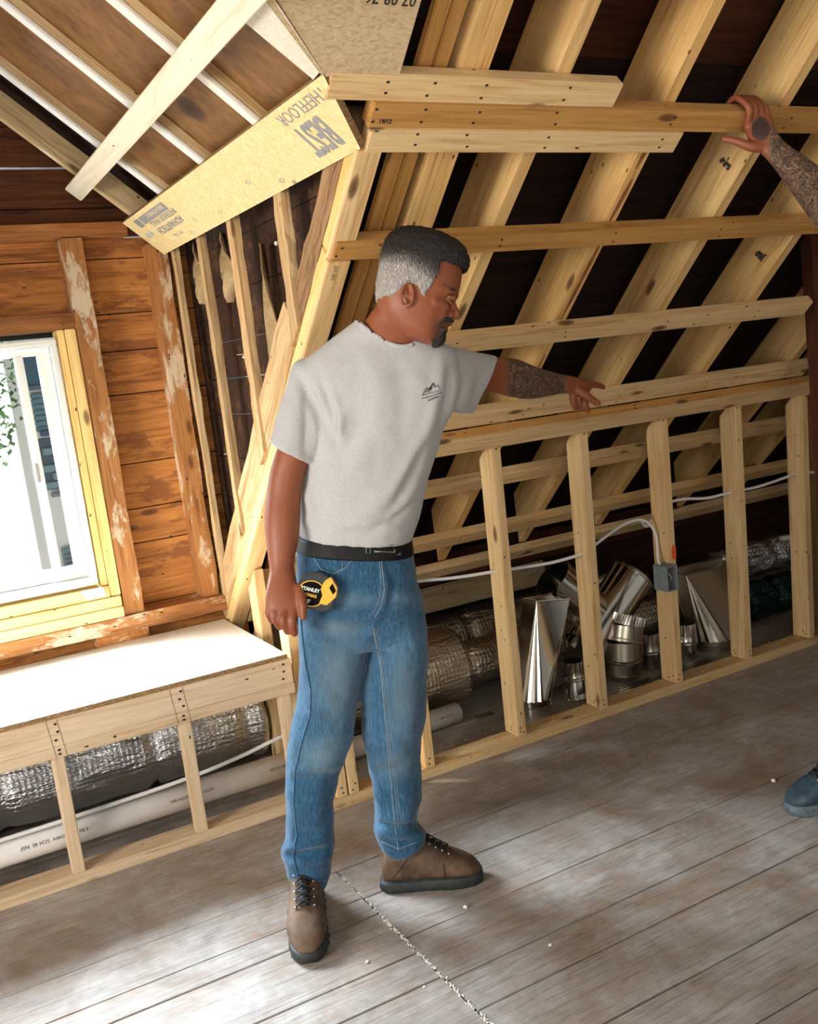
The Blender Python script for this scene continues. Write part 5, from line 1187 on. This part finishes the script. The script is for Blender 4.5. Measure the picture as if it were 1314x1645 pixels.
FJ = [([(452, 1366), (490, 1358), (535, 1350)], 4, 0.008), ([(455, 1376), (490, 1372), (534, 1362)], 4, -0.009), ([(458, 1388), (500, 1384), (530, 1374)], 4, 0.006), ([(470, 1345), (500, 1340), (530, 1332)], 5, -0.005),
      ([(603, 1322), (640, 1330), (680, 1322)], 4, -0.009), ([(603, 1334), (640, 1342), (682, 1336)], 4, 0.008), ([(612, 1350), (645, 1354), (680, 1346)], 4, -0.005), ([(604, 1312), (640, 1318), (670, 1312)], 5, 0.004),
      ([(470, 1240), (510, 1232), (550, 1225)], 6, 0.007), ([(465, 1255), (500, 1248), (545, 1242)], 6, -0.007), ([(475, 1215), (520, 1212), (560, 1205)], 7, -0.004), ([(480, 1180), (520, 1190), (565, 1180)], 9, 0.005),
      ([(590, 1228), (620, 1222), (660, 1205)], 6, 0.006), ([(592, 1245), (630, 1235), (676, 1228)], 6, -0.005), ([(590, 1180), (630, 1190), (674, 1175)], 8, 0.004), ([(600, 1262), (612, 1290), (618, 1310)], 5, 0.004),
      ([(500, 990), (550, 1000), (598, 985)], 6, 0.006), ([(490, 1010), (540, 1022), (590, 1012)], 6, -0.006), ([(600, 985), (640, 975), (680, 955)], 6, 0.006), ([(605, 1000), (650, 995), (684, 975)], 6, -0.005), ([(500, 965), (550, 972), (610, 962)], 6, -0.004), ([(545, 940), (580, 950), (612, 945)], 6, 0.004), ([(600, 1008), (585, 1040), (575, 1085)], 5, 0.003),
      ([(612, 905), (622, 935), (616, 970), (600, 998)], 4, 0.006), ([(620, 905), (632, 940), (624, 975)], 4, -0.004), ([(500, 1060), (520, 1120), (505, 1180)], 12, 0.004), ([(650, 1050), (640, 1110), (655, 1170)], 12, 0.004), ([(640, 880), (650, 900), (668, 905)], 4, -0.004)]
folds(jeans, FJ, 0.0040, 17)
c2, q2 = co_no(jeans); p2 = to_px(c2)
fade = np.zeros(len(c2))
for (x, y, sx, sy, a) in ((545, 1090, 34, 75, 0.9), (520, 1215, 38, 26, 0.8), (650, 1120, 26, 80, 0.7), (635, 1230, 30, 22, 0.5), (560, 965, 45, 12, 0.5), (650, 960, 30, 12, 0.45), (545, 1010, 40, 10, 0.5)):
    fade += a*np.exp(-(((p2[:, 0]-x)/sx)**2+((p2[:, 1]-y)/sy)**2))
a_ = jeans.attributes.new('fade', 'FLOAT', 'POINT'); a_.data.foreach_set('value', np.clip(fade, 0, 1).astype(np.float32))
def relax(me, it=3):
    o = bpy.data.objects.new('tmp', me); COL.objects.link(o); m = o.modifiers.new('s', 'SMOOTH'); m.iterations = it; m.factor = 0.5
    r = bpy.data.meshes.new_from_object(o.evaluated_get(dg())); bpy.data.objects.remove(o); r.name = me.name
    for p in r.polygons: p.use_smooth = True
    return r
jeans = relax(jeans, 4); jo = put('jeans', jeans, M_denim); jt = bvh(jeans)
def stitch(pts, r=0.0009, m=M_stitch, off=0.0003, dash=None, name='stitching'): return surf_tube(name, jt, pts, r*(0.75 if m is M_stitch else 1), m, jo, off, 3.0, 6, dash)
stitch([(498, 868), (503, 895), (516, 915), (535, 922), (556, 912), (572, 890), (574, 876)], 0.0014)                      # front pocket mouth
stitch([(507, 871), (552, 886), (549, 918)], 0.0010); stitch([(507, 871), (505, 882)], 0.0010)                              # coin pocket
stitch([(611, 888), (615, 920), (618, 950), (612, 975), (602, 992)], 0.0014); stitch([(608, 888), (612, 930), (609, 965), (598, 988)], 0.0008)
stitch([(598, 1005), (610, 1060), (618, 1140), (626, 1230), (634, 1320), (640, 1368)], 0.0014); stitch([(601, 1010), (615, 1080), (623, 1160), (631, 1240), (641, 1330)], 0.0008); stitch([(604, 1010), (619, 1080), (627, 1160), (635, 1240), (645, 1330)], 0.0008)
stitch([(483, 930), (484, 1000), (490, 1060), (500, 1110), (498, 1150), (486, 1190), (474, 1240), (472, 1290), (477, 1340), (471, 1375), (480, 1410)], 0.0026, M_denim, 0.0010, name='side_seam')
stitch([(470, 1412), (490, 1420), (524, 1414)], 0.0011); stitch([(613, 1352), (640, 1364), (678, 1350)], 0.0011)
stitch([(640, 890), (646, 903), (664, 894)], 0.0010)
rv = [cast(jt, x, y, 0.001) for x, y in ((549, 887), (508, 872))]
for p in rv:
    bm = bmesh.new(); bmesh.ops.create_uvsphere(bm, u_segments=12, v_segments=8, radius=0.0034); o = link('rivet', bm_me(bm, 'rivet', True), m_plain('brass_rivet', (0.6, 0.45, 0.2), 0.35, 1.0), jo); o.matrix_basis = Matrix.Translation(p)
# belt, loops, buckle
bm = bmesh.new()
loft_sec(bm, [(479, 858, 661.5, 863, 2.545, 0.126), (477.5, 870, 663.5, 876, 2.545, 0.1275), (476.5, 882, 665, 889, 2.545, 0.128)], 3, 60, 2.3)
belt = put('belt', bm_me(bm, 'belt', True), M_leather); bt_ = bvh(belt.data)
def loopstrap(x, y0, y1, w):
    a, b = cast(bt_, x, y0, 0.001), cast(bt_, x, y1, 0.001); u = CR*w; n = -CF*0.004
    return poly_prism('belt_loop', M_denim, [a-u, a+u, b+u, b-u], n, parent=jo, bev=0.001)
loopstrap(591, 862, 889, 0.0075); loopstrap(640, 866, 892, 0.0060)
for dx in (-3, 3): surf_tube('stitching', bt_, [(591+dx, 862), (591+dx, 889)], 0.0008, M_stitch, jo, 0.0058)
bq = [cast(bt_, x, y, 0.009) for x, y in ((602, 862), (632, 864), (631, 888), (601, 886))]
bm = bmesh.new(); tube_bm(bm, [p-bq[0] for p in bq+[bq[0]]], 0.0026, 8); o = link('belt_buckle', bm_me(bm, 'belt_buckle', True), M_metal, belt); o.matrix_basis = Matrix.Translation(bq[0])
bm = bmesh.new(); tube_bm(bm, [Vector((0, 0, 0)), cast(bt_, 603, 874, 0.008)-cast(bt_, 628, 876, 0.008)], 0.0016, 8); o = link('buckle_prong', bm_me(bm, 'buckle_prong', True), M_metal, belt); o.matrix_basis = Matrix.Translation(cast(bt_, 628, 876, 0.008))

# ---- boots
def boot(name, heel, toe, lb, ank, par=None, mu=None, ms=None):
    man = par or bpy.data.objects['person']; M_boot_, M_sole_ = mu or M_boot, ms or M_sole
    H, T = Vector(heel), Vector(toe); y = (T-H); L = y.length; y.normalize(); x = y.cross(ZV); e = empty(name, H, None); e.parent = man; e.matrix_parent_inverse = man.matrix_basis.inverted()
    e.matrix_basis = Matrix.Translation(H); e['label'] = lb
    def P(f, s, z): return H+y*(f*L)+x*s+ZV*z
    prof = [(-0.01, 0.022), (0.04, 0.034), (0.12, 0.039), (0.25, 0.040), (0.40, 0.040), (0.55, 0.045), (0.70, 0.050), (0.82, 0.048), (0.92, 0.038), (0.985, 0.020)]
    # sole
    bm = bmesh.new(); rows = cubic(prof, 4); lo = []; 
    def outline(g, z): return [P(f*(1+g*0.5)-g*0.3, w+g*0.03, z) for f, w in rows]+[P(f*(1+g*0.5)-g*0.3, -w-g*0.03, z) for f, w in rows[::-1]]
    zz = [(0.0, 0.001), (0.05, 0.006), (0.10, 0.018), (0.06, 0.028), (0.0, 0.033)]
    loft_bm(bm, [outline(g, z) for g, z in zz]); so_ = link('sole', bm_me(bm, 'sole', True), M_sole_, e); so_.matrix_basis = Matrix.Identity(4)
    for k in range(9):
        f = 0.08+k*0.1
        for s in (-1, 1):
            w = np.interp(f, [p[0] for p in prof], [p[1] for p in prof])
            a = P(f, s*(w+0.0015), 0.002); bmt = bmesh.new(); tube_bm(bmt, [a-H, a-H+ZV*0.010], 0.0035, 6); o = link('tread_lug', bm_me(bmt, 'tread_lug'), M_sole_, so_); o.matrix_basis = Matrix.Translation(H)
    # upper: foot part + ankle shaft merged
    bm = bmesh.new(); sec = []
    for f, w, h in ((0.0, 0.024, 0.085), (0.05, 0.035, 0.125), (0.15, 0.039, 0.150), (0.28, 0.042, 0.168), (0.40, 0.043, 0.154), (0.52, 0.046, 0.130), (0.65, 0.051, 0.104), (0.78, 0.052, 0.085), (0.88, 0.046, 0.071), (0.95, 0.032, 0.056), (0.985, 0.018, 0.043)):
        ring = []
        for k in range(28):
            a = 2*math.pi*k/28; ca, sa = math.cos(a), math.sin(a)
            ring.append(P(f, w*math.copysign(abs(ca)**0.75, ca), 0.024+(h-0.024)/2+(h-0.024)/2*math.copysign(abs(sa)**0.85, sa)))
        sec.append(ring)
    loft_bm(bm, sec)
    A = Vector(ank); c0 = P(0.20, 0, 0.05); rings = []
    for t in (0, 0.3, 0.6, 0.85, 1.0):
        cc = c0.lerp(A, t); r0 = 0.040-0.002*t
        rings.append([cc+x*(r0*math.cos(2*math.pi*k/24))+y*((0.058-0.010*t)*math.sin(2*math.pi*k/24)) for k in range(24)])
    loft_bm(bm, rings)
    me = remesh(bm, 'upper', 0.0038, 4, 0.5)
    for v in me.vertices:
        v.co += v.normal*(mnoise.noise(v.co*30)*0.0018)
    up = link('upper', me, M_boot_, e); up.matrix_basis = Matrix.Identity(4); t = bvh(me)
    # dark collar and tongue, laces
    def top(f, s):
        h = t.ray_cast(P(f, s, 0.30), -ZV); return h[0] if h[0] is not None else P(f, s, 0.1)
    fr = c0.lerp(A, 1.0)
    bm = bmesh.new(); rr = [fr+x*(0.041*math.cos(2*math.pi*k/30))+y*(0.051*math.sin(2*math.pi*k/30)) for k in range(31)]; tube_bm(bm, [p-fr for p in rr], 0.0065, 10, False); o = link('padded_collar', bm_me(bm, 'padded_collar', True), M_lace, e); o.matrix_basis = Matrix.Translation(fr)
    bm = bmesh.new(); tp_ = [top(f, 0)+ZV*0.001 for f in (0.32, 0.38, 0.44, 0.50, 0.56, 0.62, 0.68)]
    front = [c0.lerp(A, tt)+y*(0.0575-0.010*tt) for tt in (1.0, 0.75, 0.5)]
    path = front+tp_
    for s in (-1, 1):
        pass
    v_ = []
    for i, p in enumerate(path):
        w = 0.020-0.0008*i; v_.append((bm.verts.new(p+x*w-H), bm.verts.new(p+(y*0.3+ZV*0.7)*0.006-H), bm.verts.new(p-x*w-H)))
    for a, b in zip(v_[:-1], v_[1:]):
        for k in (0, 1): bm.faces.new((a[k], a[k+1], b[k+1], b[k]))
    o = link('tongue', bm_me(bm, 'tongue', True), M_lace, e); o.matrix_basis = Matrix.Translation(H); md = o.modifiers.new('t', 'SOLIDIFY'); md.thickness = 0.003
    bm = bmesh.new(); n = len(path)
    for i in range(n-1):
        for s in (-1, 1):
            a = path[i]+x*s*0.024+(y*0.5+ZV)*0.001; b = path[i+1]-x*s*0.024+(y*0.5+ZV)*0.001; m_2 = (a+b)/2+(y*0.5+ZV).normalized()*0.010
            chain(bm, [a-H, m_2-H, b-H], [0.0022, 0.0026, 0.0022], 8, 4, False)
    o = link('laces', bm_me(bm, 'laces', True), M_lace, e); o.matrix_basis = Matrix.Translation(H)
    bm = bmesh.new()
    for i, p in enumerate(path):
        for s in (-1, 1): ball(bm, p+x*s*0.025-H, 0.0036)
    o = link('lace_hooks', bm_me(bm, 'lace_hooks', True), M_metal, e); o.matrix_basis = Matrix.Translation(H)
    # seams
    for f0, f1, z0, z1 in ((0.10, 0.36, 0.045, 0.135), (0.62, 0.62, 0.036, 0.084)):
        for s in (-1, 1):
            bm = bmesh.new(); pts = []
            for k in range(9):
                f = f0+(f1-f0)*k/8; z = z0+(z1-z0)*k/8; h = t.ray_cast(P(f, s*0.09, z), -x*s)
                if h[0] is not None: pts.append(h[0]+x*s*0.0005-H)
            if len(pts) > 2: tube_bm(bm, pts, 0.0013, 6); o = link('seam', bm_me(bm, 'seam', True), M_lace, e); o.matrix_basis = Matrix.Translation(H)
            else: bm.free()
    return e
boot('boot', (0.828, 2.425, 0.0), (0.692, 2.118, 0.0), 'brown boot pointing towards the viewer', (0.795, 2.365, 0.20))
boot('boot', (1.012, 2.315, 0.0), (1.262, 2.178, 0.0), 'brown boot pointing to the picture right', (1.060, 2.292, 0.185))

# ---- tape measure clipped to the jeans
tc0 = cast(jt, 516, 950, 0.030); tp0 = empty('tape_measure', tc0, 'black and yellow tape measure clipped to the pocket of the blue jeans', 'tape measure')
rx = (CR*math.cos(0.22)+CD*math.sin(0.22)).normalized(); ry = (-CD*math.cos(0.22)+CR*math.sin(0.22)).normalized(); rz = rx.cross(ry)
if rz.dot(CF) > 0: rz = -rz
def tm_(name, pts, z0, z1, m, bev=0.002, parent=None):
    return poly_prism(name, m, [tc0+rx*a*1.0+ry*b+rz*z0 for a, b in pts], rz*(z1-z0), parent=parent or tp0, bev=bev)
K = 2.50/FPX*1.13
M_tb = m_speck('black_rubber_case', (0.010, 0.014, 0.016), (0.022, 0.028, 0.030), 50, 0.4); M_ty = m_plain('yellow_plastic', (0.85, 0.44, 0.02), 0.35)
tm_('case', [(x*K, y*K) for x, y in ((-24, -22), (20, -22), (29, -12), (29, 8), (18, 24), (8, 29), (-10, 29), (-22, 18), (-26, 2))], -0.020, 0.012, M_tb, 0.004)
tm_('yellow_band', [(x*K, y*K) for x, y in ((8, -12), (20, -12), (30, 2), (29, 14), (17, 27), (10, 20), (6, 8), (12, 0))], -0.019, 0.0145, M_ty, 0.0015)
tm_('blade_slot', [(x*K, y*K) for x, y in ((18, 12), (25, 4), (28, 10), (21, 19))], 0.0146, 0.0152, M_black, 0)
dc = tc0+(-rx*4-ry*1)*K
def disc(name, r, z, m, dr=None):
    bm = bmesh.new(); A = [bm.verts.new((rx*math.cos(a)+ry*math.sin(a)*0.92)*r) for a in [2*math.pi*k/40 for k in range(40)]]; B = [bm.verts.new((rx*math.cos(a)+ry*math.sin(a)*0.92)*r+rz*0.0012) for a in [2*math.pi*k/40 for k in range(40)]]
    bm.faces.new(A); bm.faces.new(B)
    for k in range(40): bm.faces.new((A[k], A[(k+1) % 40], B[(k+1) % 40], B[k]))
    o = link(name, bm_me(bm, name), m, tp0); o.matrix_basis = Matrix.Translation(dc+rz*z); return o
disc('yellow_ring', 19.5*K, 0.0125, M_ty); disc('label_disc', 18*K, 0.0130, M_black)
for s, sz, ox, oy, m in (('STANLEY', 0.0125, -15.5, 3.0, M_vinyl), ('FATMAX', 0.0105, -12.5, -4.5, M_ty), ('25\'', 0.0135, -7, -13.5, M_vinyl)):
    o = lettering(s, sz, dc+(rx*ox+ry*oy)*K+rz*0.0146, rx, ry, m, parent=tp0, off=0.0, bold=0.0004, name='printed_lettering', sx=0.92)
tube('belt_clip', M_metal, [tc0+(-rx*22+ry*20)*K, tc0+(-rx*26)*K, tc0+(-rx*25-ry*20)*K], 0.0018, 8, parent=tp0)
# ================================================================== the second person, standing at the right outside the picture
m2 = empty('person', (2.55, 1.65, 0.0), 'tattooed forearm and gripping hand of a person standing at the right edge', 'person')
bm = bmesh.new()
loft_sec(bm, [(1188, 181, 1226, 163, 2.600, 0.013), (1193, 200, 1238, 180, 2.590, 0.017), (1204, 228, 1244, 204, 2.578, 0.021), (1222, 245, 1251, 218, 2.575, 0.022), (1240, 263, 1268, 236, 2.560, 0.028), (1268, 300, 1302, 260, 2.53, 0.037),
              (1298, 342, 1340, 292, 2.49, 0.043), (1330, 384, 1372, 335, 2.46, 0.045), (1365, 440, 1418, 400, 2.44, 0.046), (1395, 500, 1455, 455, 2.43, 0.052)], 4, 24)
for k in range(4):
    x = 2.172+0.0215*k
    chain(bm, [SP(x+0.012, 1.225, -0.020), SP(x, 1.262, -0.010), SP(x-0.008, 1.268, 0.018), SP(x-0.012, 1.262, 0.046), SP(x-0.014, 1.235, 0.054)], [0.0105, 0.0100, 0.0092, 0.0088, 0.0078], 12, 3)
chain(bm, [at_d(1232, 236, 2.575), at_d(1208, 236, 2.568), at_d(1183, 227, 2.575), at_d(1163, 223, 2.585)], [0.0145, 0.0135, 0.0110, 0.0088], 14, 4)
def V3(*a): return Vector(a)
S1 = at_d(1420, 480, 2.42)
chain(bm, [S1, V3(2.46, 1.55, 1.43), V3(2.58, 1.55, 1.44), V3(2.74, 1.53, 1.44)], [0.045, 0.070, 0.080, 0.045])
chain(bm, [V3(2.60, 1.55, 1.42), V3(2.61, 1.57, 1.25), V3(2.62, 1.60, 1.05), V3(2.62, 1.61, 0.95)], [0.10, 0.115, 0.11, 0.11])
chain(bm, [V3(2.59, 1.54, 1.48), V3(2.58, 1.56, 1.60)], [0.055, 0.055]); ball(bm, V3(2.57, 1.58, 1.70), 0.10, (0.8, 0.95, 1.15))
chain(bm, [V3(2.55, 1.66, 1.66), V3(2.545, 1.685, 1.675)], [0.018, 0.012])
chain(bm, [V3(2.78, 1.54, 1.42), V3(2.82, 1.56, 1.15), V3(2.80, 1.64, 0.90)], [0.040, 0.040, 0.028])
for i in range(4): chain(bm, [V3(2.80, 1.62+0.018*i, 0.86), V3(2.79, 1.63+0.018*i, 0.80)], [0.0095, 0.007])
for h, k, a in (((2.54, 1.62, 0.93), (2.50, 1.73, 0.50), (2.415, 1.800, 0.09)), ((2.70, 1.60, 0.93), (2.76, 1.62, 0.50), (2.78, 1.56, 0.09))):
    chain(bm, [V3(*h), V3(*k), V3(*a)], [0.085, 0.055, 0.036])
b2 = remesh(bm, 'body', 0.0042, 4, 0.5)
c3, q3 = co_no(b2); p3_ = to_px(c3)
ink2 = np.where((p3_[:, 0] > 1232)&(p3_[:, 0] < 1500)&(p3_[:, 1] > 205)&(p3_[:, 1] < 470)&(c3[:, 2] > 1.55), np.clip((p3_[:, 0]-1232)/8, 0, 1), 0)
at_ = b2.attributes.new('ink', 'FLOAT', 'POINT'); at_.data.foreach_set('value', ink2.astype(np.float32))
at_ = b2.attributes.new('stubble', 'FLOAT', 'POINT'); rs = np.sqrt(((p3_[:, 0]-1222)/15)**2+((p3_[:, 1]-207)/19)**2)
at_.data.foreach_set('value', (np.where((rs < 1)&(rs > 0.0)&(p3_[:, 2] < 2.60), 1.0, 0)).astype(np.float32))
put('body', b2, M_skin, m2)
bm = bmesh.new(); chain(bm, [V3(2.335, 1.58, 1.46), V3(2.46, 1.55, 1.43), V3(2.58, 1.55, 1.45), V3(2.78, 1.54, 1.42)], [0.074, 0.10, 0.105, 0.078])
chain(bm, [V3(2.60, 1.55, 1.42), V3(2.61, 1.57, 1.25), V3(2.62, 1.60, 1.05), V3(2.62, 1.61, 0.92)], [0.135, 0.15, 0.148, 0.148]); chain(bm, [V3(2.78, 1.54, 1.42), V3(2.81, 1.55, 1.22)], [0.066, 0.058])
put('t_shirt', remesh(bm, 't_shirt', 0.008, 5), m_cloth('black_cotton', (0.015, 0.015, 0.017), (0.022, 0.022, 0.024)), m2)
bm = bmesh.new(); chain(bm, [V3(2.62, 1.61, 0.99), V3(2.62, 1.61, 0.88)], [0.152, 0.15])
for h, k, a in (((2.54, 1.62, 0.90), (2.50, 1.73, 0.50), (2.425, 1.795, 0.11)), ((2.70, 1.60, 0.90), (2.76, 1.62, 0.50), (2.78, 1.56, 0.11))):
    chain(bm, [V3(*h), V3(*k), V3(*a)], [0.10, 0.078, 0.066])
put('trousers', remesh(bm, 'trousers', 0.008, 5), m_cloth('navy_cotton', (0.015, 0.02, 0.035), (0.02, 0.028, 0.045)), m2)
bm = bmesh.new(); ball(bm, V3(2.57, 1.570, 1.725), 0.103, (0.82, 0.93, 1.0)); bmesh.ops.bisect_plane(bm, geom=bm.verts[:]+bm.edges[:]+bm.faces[:], plane_co=(2.57, 1.60, 1.70), plane_no=(0, -0.5, 0.86), clear_inner=True)
put('hair', bm_me(bm, 'hair', True), m_plain('dark_brown_hair', (0.03, 0.018, 0.01), 0.7), m2)
M_shoe = m_speck('dark_blue_mesh', (0.018, 0.036, 0.055), (0.040, 0.075, 0.105), 40, 0.6); M_shoes = m_speck('blue_grey_foam_sole', (0.06, 0.09, 0.11), (0.14, 0.18, 0.21), 60, 0.6)
boot('shoe', (2.455, 1.812, 0.0), (2.178, 1.885, 0.0), 'dark blue shoe with chunky sole', (2.425, 1.805, 0.13), m2, M_shoe, M_shoes)
boot('shoe', (2.80, 1.50, 0.0), (2.74, 1.78, 0.0), 'dark blue shoe outside the picture', (2.785, 1.54, 0.13), m2, M_shoe, M_shoes)
